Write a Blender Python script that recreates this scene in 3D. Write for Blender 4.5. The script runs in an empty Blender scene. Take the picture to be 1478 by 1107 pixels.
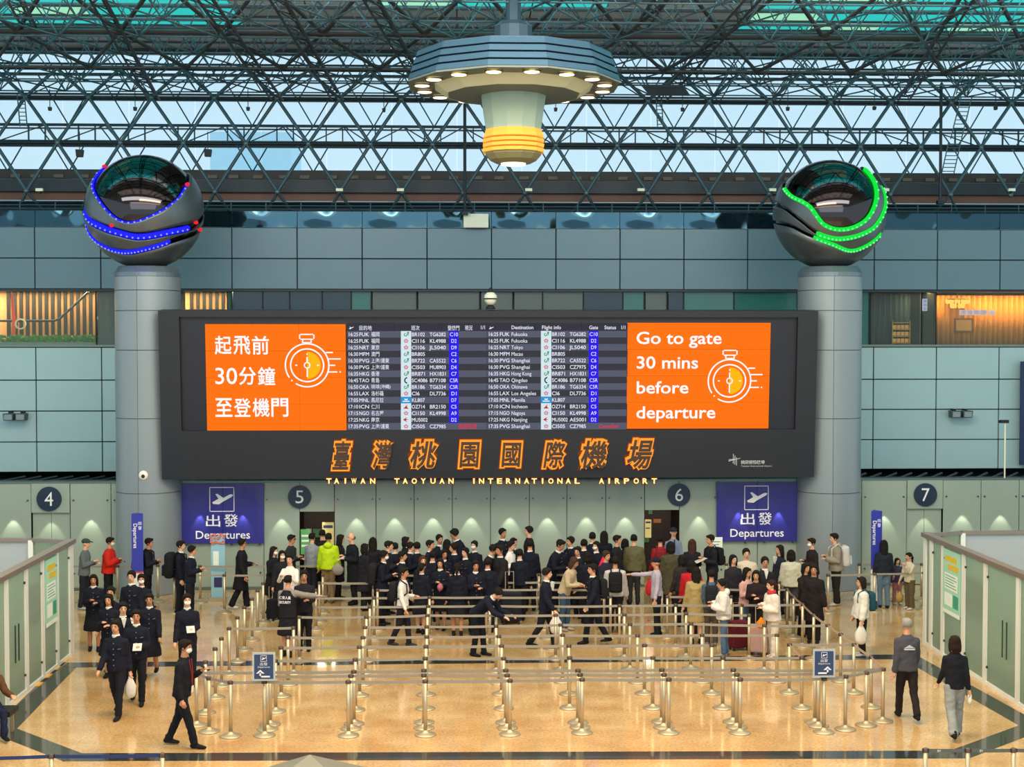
import bpy, bmesh, math, random
from math import sin, cos, tan, radians, pi, sqrt, atan2
from mathutils import Vector, Matrix, noise
random.seed(7)
SC = bpy.context.scene
COL = SC.collection
# ------------------------------------------------------------ camera
FPX, HC = 2050.0, 6.5
YAW, PITCH = atan2(79.0, FPX), atan2(63.5, FPX)
cam_d = bpy.data.cameras.new('camera')
cam_d.sensor_width = 36.0
cam_d.lens = FPX / 1478 * 36
cam_d.clip_end = 500
cam = bpy.data.objects.new('camera', cam_d)
cam.location = (0, 0, HC)
cam.rotation_euler = (pi / 2 - PITCH, 0, -YAW)
COL.objects.link(cam)
SC.camera = cam
# ------------------------------------------------------------ world, light, exposure
w = bpy.data.worlds.new('sky'); SC.world = w; w.use_nodes = True
nt = w.node_tree; nt.nodes.clear()
out = nt.nodes.new('ShaderNodeOutputWorld'); bg = nt.nodes.new('ShaderNodeBackground')
tc = nt.nodes.new('ShaderNodeTexCoord'); sx = nt.nodes.new('ShaderNodeSeparateXYZ')
rp = nt.nodes.new('ShaderNodeValToRGB')
nt.links.new(tc.outputs['Generated'], sx.inputs[0]); nt.links.new(sx.outputs['Z'], rp.inputs[0])
rp.color_ramp.elements[0].color = (0.68, 0.86, 0.92, 1); rp.color_ramp.elements[0].position = 0.0
rp.color_ramp.elements[1].color = (0.60, 0.82, 0.92, 1); rp.color_ramp.elements[1].position = 0.25
nt.links.new(rp.outputs[0], bg.inputs[0]); bg.inputs[1].default_value = 1.12
nt.links.new(bg.outputs[0], out.inputs[0])
vs = SC.view_settings
vs.view_transform = 'Standard'; vs.look = 'None'; vs.gamma = 1.0; vs.use_curve_mapping = False
vs.exposure = 0.0
SC.cycles.max_bounces = 6
SC.cycles.transparent_max_bounces = 12
SC.cycles.caustics_reflective = False
SC.cycles.caustics_refractive = False
SC.cycles.sample_clamp_indirect = 4.0

def area_light(name, loc, size, energy, color, rot=(0, 0, 0)):
    d = bpy.data.lights.new(name, 'AREA'); d.shape = 'RECTANGLE'
    d.size, d.size_y = size; d.energy = energy; d.color = color
    o = bpy.data.objects.new(name, d); o.location = loc; o.rotation_euler = rot
    COL.objects.link(o); return o
# rows of warm hall lamps up in the roof over the concourse, out of the frame
area_light('roof_lamp_row', (1, 21, 14.2), (17, 4), 3000, (1.0, 0.72, 0.44))
area_light('roof_lamp_row', (0, 12, 14.2), (30, 6), 2400, (1.0, 0.84, 0.64))
area_light('roof_lamp_row', (0, 28.5, 14.8), (30, 3), 300, (1.0, 0.90, 0.78))
# added unseen fill light that brightens the end wall, out of the frame
area_light('wall_fill', (0, 26, 13.35), (30, 1.5), 1100, (0.90, 1.0, 0.97), (radians(45), 0, 0))
# added fill light without a fixture, lifts the ceiling deck
area_light('deck_fill', (0, 33.6, 14.62), (34, .6), 1300, (0.85, 1.0, 1.0), (radians(160), 0, 0))
# the daylit glass roof behind the viewer
area_light('skylight', (0, -4, 13), (40, 12), 2600, (0.86, 0.95, 1.0), (radians(55), 0, 0))

# ------------------------------------------------------------ pixel <-> place
_rv = Vector((cos(YAW), -sin(YAW), 0)); _hv = Vector((sin(YAW) * cos(PITCH), cos(YAW) * cos(PITCH), -sin(PITCH)))
_uv = _rv.cross(_hv)
def ray(u, v): return _hv + _rv * ((u - 739) / FPX) + _uv * ((553.5 - v) / FPX)
def P(u, v, Y):                      # point of the scene at depth Y
    d = ray(u, v); t = Y / d.y
    return Vector((d.x * t, Y, HC + d.z * t))
def F(u, v, z=0.0):                  # point on the floor (or level z)
    d = ray(u, v); t = (z - HC) / d.z
    return Vector((d.x * t, d.y * t, z))
# ------------------------------------------------------------ materials
def lin(h):
    if not isinstance(h, str): return tuple(h) + (1,)
    h = h.lstrip('#'); c = [int(h[i:i + 2], 16) / 255 for i in (0, 2, 4)]
    return tuple((x / 12.92 if x <= .04045 else ((x + .055) / 1.055) ** 2.4) for x in c) + (1,)
_mats = {}
def mat(name, color='#808080', rough=.6, metal=0.0, emit=0.0, var=.06, scale=6.0, bump=0.0, coat=0.0, spec=.5, bscale=None, ecolor=None):
    if name in _mats: return _mats[name]
    m = bpy.data.materials.new(name); m.use_nodes = True
    n = m.node_tree.nodes; l = m.node_tree.links; b = n['Principled BSDF']
    c = lin(color)
    b.inputs['Roughness'].default_value = rough; b.inputs['Metallic'].default_value = metal
    b.inputs['Coat Weight'].default_value = coat; b.inputs['Specular IOR Level'].default_value = spec
    if emit:
        b.inputs['Base Color'].default_value = (0.01, 0.01, 0.01, 1) if ecolor is None else c
        b.inputs['Emission Color'].default_value = c if ecolor is None else lin(ecolor)
        b.inputs['Emission Strength'].default_value = emit; b.inputs['Specular IOR Level'].default_value = 0.0; b.inputs['Roughness'].default_value = 1.0
    else:
        t = n.new('ShaderNodeTexCoord'); ns = n.new('ShaderNodeTexNoise'); ns.inputs['Scale'].default_value = scale
        l.new(t.outputs['Object'], ns.inputs['Vector'])
        mx = n.new('ShaderNodeMix'); mx.data_type = 'RGBA'
        mx.inputs[6].default_value = tuple(x * (1 - var) for x in c[:3]) + (1,)
        mx.inputs[7].default_value = tuple(min(1, x * (1 + var)) for x in c[:3]) + (1,)
        l.new(ns.outputs['Fac'], mx.inputs[0]); l.new(mx.outputs[2], b.inputs['Base Color'])
        if bump:
            n2 = n.new('ShaderNodeTexNoise'); n2.inputs['Scale'].default_value = bscale or scale * 2
            l.new(t.outputs['Object'], n2.inputs['Vector'])
            bp_ = n.new('ShaderNodeBump'); bp_.inputs['Strength'].default_value = bump; bp_.inputs['Distance'].default_value = .02
            l.new(n2.outputs['Fac'], bp_.inputs['Height']); l.new(bp_.outputs['Normal'], b.inputs['Normal'])
    _mats[name] = m; return m
def glass_mat(name, tint, alpha=.25, rough=.05, milk=0.0):
    if name in _mats: return _mats[name]
    m = bpy.data.materials.new(name); m.use_nodes = True; n = m.node_tree.nodes; l = m.node_tree.links; n.clear()
    o = n.new('ShaderNodeOutputMaterial'); tr = n.new('ShaderNodeBsdfTransparent'); tr.inputs[0].default_value = lin(tint)
    pr = n.new('ShaderNodeBsdfPrincipled'); pr.inputs['Base Color'].default_value = lin(tint); pr.inputs['Roughness'].default_value = rough
    fr = n.new('ShaderNodeFresnel'); fr.inputs[0].default_value = 1.45
    ad = n.new('ShaderNodeMath'); ad.operation = 'MAXIMUM'; ad.inputs[1].default_value = alpha
    l.new(fr.outputs[0], ad.inputs[0]); mx = n.new('ShaderNodeMixShader')
    l.new(ad.outputs[0], mx.inputs[0]); l.new(tr.outputs[0], mx.inputs[1]); l.new(pr.outputs[0], mx.inputs[2]); l.new(mx.outputs[0], o.inputs[0])
    _mats[name] = m; return m
# ------------------------------------------------------------ mesh builder
class MB:
    def __init__(s): s.v = []; s.f = []; s.m = []; s.cur = 0
    def add(s, vs_, fs):
        k = len(s.v); s.v += [tuple(p) for p in vs_]; s.f += [tuple(k + i for i in f) for f in fs]; s.m += [s.cur] * len(fs); return s
    def box(s, x0, x1, y0, y1, z0, z1):
        if x0 > x1: x0, x1 = x1, x0
        if y0 > y1: y0, y1 = y1, y0
        if z0 > z1: z0, z1 = z1, z0
        return s.add([(x0, y0, z0), (x1, y0, z0), (x1, y1, z0), (x0, y1, z0), (x0, y0, z1), (x1, y0, z1), (x1, y1, z1), (x0, y1, z1)],
                     [(0, 3, 2, 1), (4, 5, 6, 7), (0, 1, 5, 4), (1, 2, 6, 5), (2, 3, 7, 6), (3, 0, 4, 7)])
    def prism(s, poly, y0, y1):      # polygon in x,z extruded along y
        n = len(poly); a = sum(poly[i][0] * poly[(i + 1) % n][1] - poly[(i + 1) % n][0] * poly[i][1] for i in range(n))
        if a < 0: poly = poly[::-1]
        vs_ = [(x, y0, z) for x, z in poly] + [(x, y1, z) for x, z in poly]
        return s.add(vs_, [tuple(range(n)), tuple(range(2 * n - 1, n - 1, -1))] + [(i, n + i, n + (i + 1) % n, (i + 1) % n) for i in range(n)])
    def slab(s, poly, z0, z1):       # polygon in x,y extruded along z
        n = len(poly); a = sum(poly[i][0] * poly[(i + 1) % n][1] - poly[(i + 1) % n][0] * poly[i][1] for i in range(n))
        if a < 0: poly = poly[::-1]
        vs_ = [(x, y, z0) for x, y in poly] + [(x, y, z1) for x, y in poly]
        return s.add(vs_, [tuple(range(n - 1, -1, -1)), tuple(range(n, 2 * n))] + [(i, (i + 1) % n, n + (i + 1) % n, n + i) for i in range(n)])
    def lathe(s, prof, n=24, c=(0, 0, 0), ph=0.0, cap=True):
        vs_ = []; fs = []
        for r, z in prof:
            for i in range(n):
                a = ph + 2 * pi * i / n; vs_.append((c[0] + r * cos(a), c[1] + r * sin(a), c[2] + z))
        up = prof[-1][1] >= prof[0][1]
        for k in range(len(prof) - 1):
            for i in range(n):
                j = (i + 1) % n; q = (k * n + i, k * n + j, (k + 1) * n + j, (k + 1) * n + i)
                fs.append(q)
        if cap: fs.append(tuple(range(n - 1, -1, -1))); fs.append(tuple(range((len(prof) - 1) * n, len(prof) * n)))
        return s.add(vs_, fs)
    def tube(s, pts, rad, n=8, dome=True):
        pts = [Vector(p) for p in pts]
        if not isinstance(rad, (list, tuple)): rad = [rad] * len(pts)
        rad = [r if isinstance(r, tuple) else (r, r) for r in rad]
        t0 = (pts[1] - pts[0]).normalized(); t1 = (pts[-1] - pts[-2]).normalized()
        P_, R_ = list(pts), list(rad)
        if dome:
            a, b = P_[0], P_[-1]; ra, rb = R_[0], R_[-1]; ma = sum(ra) / 2; mb = sum(rb) / 2
            P_ = [a - t0 * ma * .92, a - t0 * ma * .6] + P_ + [b + t1 * mb * .6, b + t1 * mb * .92]
            R_ = [(ra[0] * .38, ra[1] * .38), (ra[0] * .8, ra[1] * .8)] + R_ + [(rb[0] * .8, rb[1] * .8), (rb[0] * .38, rb[1] * .38)]
        ref = Vector((1, 0, 0)) if abs(t0.x) < .8 else Vector((0, 1, 0))
        vs_ = []; fs = []
        for k, p in enumerate(P_):
            t = (P_[min(k + 1, len(P_) - 1)] - P_[max(k - 1, 0)])
            t = t.normalized() if t.length > 1e-9 else t0
            x = (ref - t * ref.dot(t)).normalized(); ref = x; y = t.cross(x)
            for i in range(n):
                a = 2 * pi * i / n; vs_.append(p + x * (R_[k][0] * cos(a)) + y * (R_[k][1] * sin(a)))
        for k in range(len(P_) - 1):
            for i in range(n):
                j = (i + 1) % n; fs.append((k * n + i, k * n + j, (k + 1) * n + j, (k + 1) * n + i))
        fs.append(tuple(range(n - 1, -1, -1))); fs.append(tuple(range((len(P_) - 1) * n, len(P_) * n)))
        return s.add(vs_, fs)
    def ell(s, c, r, n=12, m=8, M=None):
        vs_ = [Vector((0, 0, -r[2]))]; fs = []
        for k in range(1, m):
            e = -pi / 2 + pi * k / m
            for i in range(n): a = 2 * pi * i / n; vs_.append(Vector((r[0] * cos(e) * cos(a), r[1] * cos(e) * sin(a), r[2] * sin(e))))
        vs_.append(Vector((0, 0, r[2])))
        for i in range(n): fs.append((0, 1 + (i + 1) % n, 1 + i))
        for k in range(m - 2):
            for i in range(n): j = (i + 1) % n; fs.append((1 + k * n + i, 1 + k * n + j, 1 + (k + 1) * n + j, 1 + (k + 1) * n + i))
        b = 1 + (m - 2) * n
        for i in range(n): fs.append((len(vs_) - 1, b + i, b + (i + 1) % n))
        if M: vs_ = [M @ p for p in vs_]
        c = Vector(c); return s.add([p + c for p in vs_], fs)
    def xf(s, M): s.v = [tuple(M @ Vector(p)) for p in s.v]; return s
    def mesh(s, name, mats, smooth=False):
        me = bpy.data.meshes.new(name); me.from_pydata(s.v, [], s.f); me.update()
        if not isinstance(mats, (list, tuple)): mats = [mats]
        for m in mats: me.materials.append(m)
        if any(s.m): me.polygons.foreach_set('material_index', s.m)
        if smooth: me.polygons.foreach_set('use_smooth', [True] * len(me.polygons))
        return me
def put(name, me, parent=None, loc=None, rot=None, scale=None):
    o = bpy.data.objects.new(name, me); COL.objects.link(o)
    if parent: o.parent = parent
    if loc is not None: o.location = loc
    if rot is not None: o.rotation_euler = rot
    if scale is not None: o.scale = scale
    return o
def part(name, mb, m, parent, smooth=False, **k): return put(name, mb.mesh(name, m, smooth), parent, **k)
def tag(o, label=None, cat=None, group=None, kind=None):
    if label: o['label'] = label
    if cat: o['category'] = cat
    if group: o['group'] = group
    if kind: o['kind'] = kind
    return o
def thing(name, label, cat, loc=(0, 0, 0), rz=0.0, group=None):
    o = bpy.data.objects.new(name, None); o.empty_display_size = .2; COL.objects.link(o); o.location = loc; o.rotation_euler = (0, 0, rz)
    return tag(o, label, cat, group)
def struct(name, loc=(0, 0, 0)):
    o = bpy.data.objects.new(name, None); COL.objects.link(o); o.location = loc; o['kind'] = 'structure'; return o
def bevel(me, w, seg=2):
    bm = bmesh.new(); bm.from_mesh(me); bmesh.ops.bevel(bm, geom=bm.edges[:], offset=w, segments=seg, affect='EDGES', profile=.5); bm.to_mesh(me); bm.free(); return me
# ------------------------------------------------------------ lettering
def text_pts(s, offset=0.0, shear=0.0, ext=0.0, res=3, bold=0.0, flat=.15):
    c = bpy.data.curves.new('lettering', 'FONT'); c.body = s; c.offset = offset; c.shear = shear; c.extrude = ext; c.resolution_u = res
    if bold: c.bevel_depth = bold; c.bevel_resolution = 0; c.offset = 0
    o = bpy.data.objects.new('lettering', c); me = o.to_mesh()
    vs_ = [Vector((v.co.x, v.co.y, v.co.z * (flat if bold else 1))) for v in me.vertices]; fs = [tuple(p.vertices) for p in me.polygons]
    o.to_mesh_clear(); bpy.data.objects.remove(o); bpy.data.curves.remove(c)
    return vs_, fs
def add_text(mb, s, x0, z0, h, y=0.0, x1=None, z1=None, **k):
    """lettering standing in the x,z plane facing -y. h: cap height of a Latin capital; x1/z1: fit the glyph box"""
    vs_, fs = text_pts(s, **k)
    if not vs_: return
    if x1 is not None and z1 is not None:
        a = min(p.x for p in vs_); b = max(p.x for p in vs_); c = min(p.y for p in vs_); d = max(p.y for p in vs_)
        sx_ = (x1 - x0) / (b - a); sz = (z1 - z0) / (d - c); q = [(x0 + (p.x - a) * sx_, y - p.z * sz, z0 + (p.y - c) * sz) for p in vs_]
    else:
        sc = h / .70; b = max(p.x for p in vs_); sx_ = sc if x1 is None else (x1 - x0) / b
        q = [(x0 + p.x * sx_, y - p.z * sc, z0 + p.y * sc) for p in vs_]
    mb.add(q, fs)
ORD = ['first', 'second', 'third', 'fourth', 'fifth', 'sixth', 'seventh', 'eighth', 'ninth', 'tenth', 'eleventh', 'twelfth', 'thirteenth', 'fourteenth', 'fifteenth', 'sixteenth', 'seventeenth', 'eighteenth']
# ============================================================ SETTING
# ---- floor: polished beige granite with a dark hexagon border
m_floor = bpy.data.materials.new('polished_granite'); m_floor.use_nodes = True
n = m_floor.node_tree.nodes; l = m_floor.node_tree.links; b = n['Principled BSDF']
t = n.new('ShaderNodeTexCoord'); n1 = n.new('ShaderNodeTexNoise'); n1.inputs['Scale'].default_value = 1.3; n1.inputs['Detail'].default_value = 8
n2 = n.new('ShaderNodeTexNoise'); n2.inputs['Scale'].default_value = 22; n2.inputs['Detail'].default_value = 6
l.new(t.outputs['Object'], n1.inputs[0]); l.new(t.outputs['Object'], n2.inputs[0])
r1 = n.new('ShaderNodeValToRGB'); r1.color_ramp.elements[0].position = .3; r1.color_ramp.elements[1].position = .7
r1.color_ramp.elements[0].color = lin('#c39a63'); r1.color_ramp.elements[1].color = lin('#dfc08d')
l.new(n1.outputs['Fac'], r1.inputs[0])
r2 = n.new('ShaderNodeValToRGB'); r2.color_ramp.elements[0].position = .35; r2.color_ramp.elements[1].position = .6
r2.color_ramp.elements[0].color = (.72, .70, .66, 1); r2.color_ramp.elements[1].color = (1, 1, 1, 1)
l.new(n2.outputs['Fac'], r2.inputs[0])
mx = n.new('ShaderNodeMix'); mx.data_type = 'RGBA'; mx.blend_type = 'MULTIPLY'; mx.inputs[0].default_value = 1
l.new(r1.outputs[0], mx.inputs[6]); l.new(r2.outputs[0], mx.inputs[7]); l.new(mx.outputs[2], b.inputs['Base Color'])
b.inputs['Roughness'].default_value = .13; b.inputs['Specular IOR Level'].default_value = .75; b.inputs['Coat Weight'].default_value = .35; b.inputs['Coat Roughness'].default_value = .04
fl = MB().box(-26, 26, -8, 44, -.2, 0)
tag(part('floor', fl, m_floor, None), kind='structure')
m_dark_stone = mat('dark_granite', '#2e3435', .12, var=.2, scale=14, coat=.4)
edge = [F(98, 960), F(4, 1054), F(105, 1093), F(1385, 1089), F(1492, 1049), F(1312, 948)]
def strip_seg(mb, a, c, wd):
    d = (c - a); d.z = 0; nrm = Vector((-d.y, d.x, 0)).normalized() * wd / 2; e = d.normalized() * wd * .25
    mb.slab([(a - nrm - e).xy[:], (c - nrm + e).xy[:], (c + nrm + e).xy[:], (a + nrm - e).xy[:]], 0, .002)
st = struct('trim_1')
for i in range(6):
    mb = MB(); strip_seg(mb, edge[i], edge[(i + 1) % 6], .42); o = part('border_stone', mb, m_dark_stone, st); o.location.z = .0004 * i
# ---- back wall of metal panels (upper storeys)
YW = 41.0
m_panel = mat('wall_panel_upper', '#6a8594', .42, .1, var=.04, scale=.8)
m_joint = mat('panel_joint', '#1b2527', .8)
wall = struct('wall_back')
xw0 = P(50.6, 350, YW).x; xw1 = P(1443, 350, YW).x; pw = (xw1 - xw0) / 15
def zr(v): return P(706, v, YW).z
def x_at(u, Y=YW): return P(u, 420, Y).x
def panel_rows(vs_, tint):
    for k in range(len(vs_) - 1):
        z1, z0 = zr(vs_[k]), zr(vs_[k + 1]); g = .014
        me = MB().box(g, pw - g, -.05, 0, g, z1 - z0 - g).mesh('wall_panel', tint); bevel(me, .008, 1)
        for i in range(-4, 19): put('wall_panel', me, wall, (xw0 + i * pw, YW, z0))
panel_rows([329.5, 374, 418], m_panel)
panel_rows([501, 548, 592, 636, 679], mat('wall_panel_lower', '#aecbce', .42, .1, var=.04, scale=.8))  # lower rows in a lighter tone than the upper rows
part('backing_board', MB().box(-24, 24, YW + .01, YW + .12, zr(418), zr(329.5)), m_joint, wall)
part('backing_board', MB().box(-24, 24, YW + .01, YW + .12, zr(679), zr(500)), m_joint, wall)
# sills and heads of the window band
m_sill = mat('sill_grey', '#7d8c88', .4, .3)
part('window_head', MB().box(-24, 24, YW - .08, YW + .5, zr(421), zr(418)), mat('dark_trim', '#27343a', .5), wall)
part('window_sill', MB().box(-24, 24, YW - .08, YW + .5, zr(500.5), zr(497.5)), m_sill, wall)
# ---- rooms seen through the window band
m_slat = mat('warm_timber', '#c89a6c', .5, var=.15); m_dk = mat('near_black', '#14181c', .6); m_navy = mat('navy_interior', '#1b2a38', .5, var=.3, scale=2)
room = struct('wall_upper_room')
zb, zt = zr(500), zr(418)
part('room_floor', MB().box(-24, 24, YW + .12, YW + 3.2, zb - .15, zb), m_dk, room)
part('room_ceiling', MB().box(-24, 24, YW + .12, YW + 3.2, zt, zt + .12), mat('room_ceiling_paint', '#6a6a66', .7), room)
part('room_wall', MB().box(-24, 24, YW + 3.2, YW + 3.3, zb - .15, zt + .1), m_navy, room)
area_light('room_lamp', (0, YW + 1.6, zt - .05), (14, .4), 90, (.8, .95, 1))
part('room_divider', MB().box(x_at(329), x_at(331), YW + .12, YW + 3.2, zb, zt), m_navy, room)
part('room_divider', MB().box(x_at(1350), x_at(1354), YW + .12, YW + 3.2, zb, zt), m_navy, room)
# slatted warm wall at left
part('room_wall', MB().box(-24, x_at(140), YW + 1.3, YW + 1.35, zb, zt), mat('amber_wall', '#d8a068', .6, var=.05), room)
part('room_wall', MB().box(x_at(255), x_at(329), YW + 1.3, YW + 1.35, zb, zt), mat('amber_wall'), room)
sl = MB().box(-.045, .045, -.08, 0, 0, zt - zb).mesh('slat', mat('brown_slat', '#100906', .5, var=.1))
u = -8
while u < 334:
    if u < 136 or u > 262: put('slat', sl, room, (x_at(u), YW + 1.3, zb))
    u += 9.4
area_light('cove_lamp', (x_at(40), YW + .8, zt - .05), (9, .3), 300, (1, .72, .42)); area_light('cove_lamp', (x_at(295), YW + .8, zt - .05), (2.6, .3), 90, (1, .72, .42))
# curtains at right
def curtain(x0, x1, y, z0, z1, m, lab, grp=None, amp=.05, per=.16):
    mb = MB(); nn = int((x1 - x0) / .035); vs_ = []; fs = []
    for i in range(nn + 1):
        x = x0 + (x1 - x0) * i / nn; yy = y + amp * sin(x / per * 2 * pi) + .02 * sin(x * 9)
        vs_ += [(x, yy, z0), (x, yy, z1), (x, yy + .01, z0), (x, yy + .01, z1)]
    for i in range(nn): a = 4 * i; fs += [(a, a + 4, a + 5, a + 1), (a + 2, a + 3, a + 7, a + 6), (a + 1, a + 5, a + 7, a + 3), (a, a + 2, a + 6, a + 4)]
    mb.add(vs_, fs); return tag(part('curtain', mb, m, None, True), lab, 'curtain')
curtain(x_at(1355), x_at(1418), YW + 1.0, zb, zr(424), mat('amber_curtain', '#d88c34', .7), 'amber lit curtain drawn behind the upper right window, left half')
curtain(x_at(1420), x_at(1530), YW + 1.0, zb, zr(424), mat('amber_curtain'), 'amber lit curtain drawn behind the upper right window, right half at the frame edge')
curtain(x_at(1262), x_at(1330), YW + 1.0, zb, zt - .02, mat('slate_curtain', '#2c4250', .8), 'dark slate curtain behind the window right of the right column')
curtain(x_at(336), x_at(378), YW + .7, zb, zt - .02, mat('teal_curtain', '#285466', .8), 'dark teal curtain above the left part of the display board')
area_light('cove_lamp', (x_at(1440), YW + .6, zt - .05), (5, .3), 130, (1, .62, .22))
# chandelier behind the window and small things of that band
m_gold_glow = mat('amber_lamp_glow', '#ffb84a', .4, emit=1.6)
ch = thing('chandelier', 'small amber glass chandelier glowing before the lit curtain, upper right', 'chandelier', P(1382, 421, YW + .8))
part('rod', MB().tube([(0, 0, 0), (0, 0, -.2)], .01), m_dk, ch)
mb = MB()
for k in range(10): a = k * pi / 5; mb.ell((.32 * cos(a), .16 * sin(a), -.28), (.05, .05, .09), 8, 6)
for k in range(6): a = k * pi / 3; mb.ell((.18 * cos(a), .1 * sin(a), -.42), (.05, .05, .08), 8, 6)
part('bulbs', mb, m_gold_glow, ch, True)
part('ring', MB().lathe([(.30, -.24), (.34, -.24), (.34, -.21), (.30, -.21)], 20), mat('brass', '#b08a40', .3, 1), ch)
fr = thing('picture_frame', 'framed picture seen through the amber curtain window', 'picture', P(1391, 470, YW + .85))
part('frame', MB().box(-.28, .28, 0, .03, -.2, .22), mat('frame_brown', '#6b4522', .5), fr); part('canvas', MB().box(-.23, .23, -.01, 0, -.15, .17), mat('canvas_tan', '#b58548', .7), fr)
li = thing('lit_sign', 'reflection of a white sign, built as a reversed glowing panel in the amber window', 'sign', P(1405, 451, YW + .5))  # mirrored sign reflection in the pane, modelled as an emissive panel
mb = MB().box(-.42, .42, -.015, 0, -.075, .075); part('panel', mb, mat('white_glow_soft', '#e8d8f0', .5, emit=.75), li)
for i, c in enumerate('國際機場'): mb = MB(); add_text(mb, c, .22 - i * .2, -.06, 0, y=-.02, x1=.36 - i * .2, z1=.06); part('lettering', mb, mat('amber_print', '#c08040', .5), li)
part('lamp', MB().ell((.56, 0, 0), (.09, .02, .085), 10, 6), mat('white_glow_soft'), li, True)
vs_sign = thing('lit_sign', 'thin vertical white lit sign beside the dark curtain, upper right', 'sign', P(1335, 440, YW + .4))
part('panel', MB().box(-.07, .07, 0, .03, -.18, .18), mat('cool_glow', '#c8c8f0', .5, emit=.8), vs_sign)
mb = MB()
for i, c in enumerate('貴賓室'): add_text(mb, c, -.05, .06 - i * .11, 0, y=-.005, x1=.05, z1=.15 - i * .11)
part('lettering', mb, mat('sign_ink', '#303060', .5), vs_sign)
bk = thing('bookcase', 'small amber lit display shelf of jars below the dark curtain', 'shelf', P(1299, 497, YW + .6))
for i in range(4): part('shelf', MB().box(-.26, .26, -.12, .12, .03 + i * .2, .05 + i * .2), mat('brass'), bk)
for i in range(2): part('side_panel', MB().box(-.27 + i * .52, -.25 + i * .52, -.12, .12, 0, .7), mat('brass'), bk)
for i in range(4):
    for j in range(3): part('lamp', MB().box(-.2 + i * .12, -.13 + i * .12, -.05, .05, .06 + j * .2, .17 + j * .2), mat('amber_shelf_glow', '#d09048', .5, emit=.7), bk)
# window panes of the band
m_wp = [glass_mat('pane_clear', '#f4faf6', .05), glass_mat('pane_teal', '#4f9a94', .55), glass_mat('pane_navy', '#2a4a60', .6, .08), glass_mat('pane_grey', '#8a9590', .5, .1)]
win = struct('window_1')
bands = [(-60, 137, 0), (139, 166, 3), (258, 327, 0), (328, 333, 1), (335, 378, 2), (379, 417, 2), (418, 464, 2), (465, 506, 2), (507, 535, 1), (537, 601, 3), (603, 692, 3), (694, 740, 3), (742, 783, 3), (784, 842, 3), (843, 899, 2), (900, 930, 1), (932, 963, 3), (965, 987, 2), (988, 1060, 1), (1061, 1152, 1), (1243, 1256, 1), (1258, 1331, 0), (1333, 1352, 0), (1354, 1530, 0)]
for a, c, k in bands:
    part('pane', MB().box(x_at(a + .6), x_at(c - .6), YW + .1, YW + .12, zb, zt), m_wp[k], win)
    part('mullion', MB().box(x_at(c - .4), x_at(c + 1.0), YW + .07, YW + .14, zb, zt), m_dk, win)
# stair rail, hedge and ribbon at left in the band
rl = thing('stair_handrail', 'steel stair handrail rising to the right behind the upper left window', 'handrail')
part('rail', MB().tube([P(-40, 463, YW + .7), P(78, 463, YW + .7), P(86, 460, YW + .7), P(127, 422, YW + .7)], .035), mat('rail_steel', '#2c3440', .3, .5), rl, True)
for q in (-20, 25, 60): part('post', MB().tube([P(q, 463, YW + .7), P(q, 497, YW + .7)], .015), mat('rail_steel'), rl)
random.seed(3)
mb = MB(); xa, xb = x_at(-30), x_at(166)
for i in range(1100):
    c = Vector((random.uniform(xa, xb), YW + .36 + random.uniform(-.12, .12), zr(496) + random.uniform(0, .2))); a = Vector((random.uniform(-1, 1), random.uniform(-1, 1), random.uniform(.2, 1))).normalized() * random.uniform(.07, .12); s_ = a.cross(Vector((.3, 1, .2))).normalized() * .035
    mb.add([c, c + a * .5 + s_, c + a, c + a * .5 - s_], [(0, 1, 2, 3)])
h = thing('planter', 'low green hedge planter on the upper left window sill', 'planter'); tag(part('foliage', mb, mat('hedge_green', '#4c8a44', .7, var=.4, scale=9), h), kind='stuff')
part('box', MB().box(xa, xb, YW + .2, YW + .52, zr(499.5), zr(494)), m_sill, h)
rb = thing('ribbon', 'red and white hanging ribbon behind the upper left window', 'ribbon', P(18, 425, YW + .6))
part('streamer', MB().prism([(-.06, 0), (.02, 0), (.1, -.9), (.03, -1.45), (-.06, -1.45), (-.02, -.8)], 0, .01), mat('ribbon_red', '#e0402c', .5), rb)
part('wreath', MB().lathe([(.12, -.03), (.16, -.03), (.16, .03), (.12, .03)], 16, cap=False), mat('cream', '#d8d0b0', .6), rb, loc=(.22, 0, -.85), rot=(pi / 2, 0, 0))
vase = thing('table_lamp', 'round glowing lamp with pale shade behind glass left of the left column', 'lamp', P(149, 470, YW + .5))
part('shade', MB().ell((0, 0, .22), (.17, .17, .14)), mat('lamp_shade_glow', '#e8d8b8', .6, emit=.7), vase, True); part('base', MB().lathe([(.07, -.5), (.02, -.45), (.02, .1)], 12), mat('brass'), vase)

# ---- gap, soffit and dark zone under the upper wall
low = struct('wall_lower_back')
part('soffit', MB().box(-24, 24, 37.25, YW + 2.8, 2.32, 2.42), mat('soffit_grey', '#4b5a58', .6), low)
part('backing_wall', MB().box(-24, 24, YW + 2.8, YW + 3, 2.3, zb), m_dk, low)
part('side_wall', MB().box(-24, 24, 40.2, 40.3, 0, 2.32), mat('interior_brown', '#3a2a26', .7, var=.3, scale=1.5), low)
bm_t = thing('cable_tray', 'dark service beams and slanting rods above the glass check wall', 'beam')
mb = MB()
for i, q in enumerate(range(-20, 1500, 22)):
    a = F(q, 694, 2.45); a.y = 38.2; c = a + Vector((1.5, 1.6, .25)); o = part('rod', MB().tube([a, c], .035, 5), mat('beam_grey', '#39464a', .5, .5), bm_t)
    if i % 2: part('bracket', MB().box(a.x - .2, a.x + .25, 38.3, 38.5, 2.42, 2.62), m_dk, bm_t)
part('tray', MB().box(-24, 24, 38.9, 39.2, 2.55, 2.66), mat('beam_grey'), bm_t)

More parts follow.
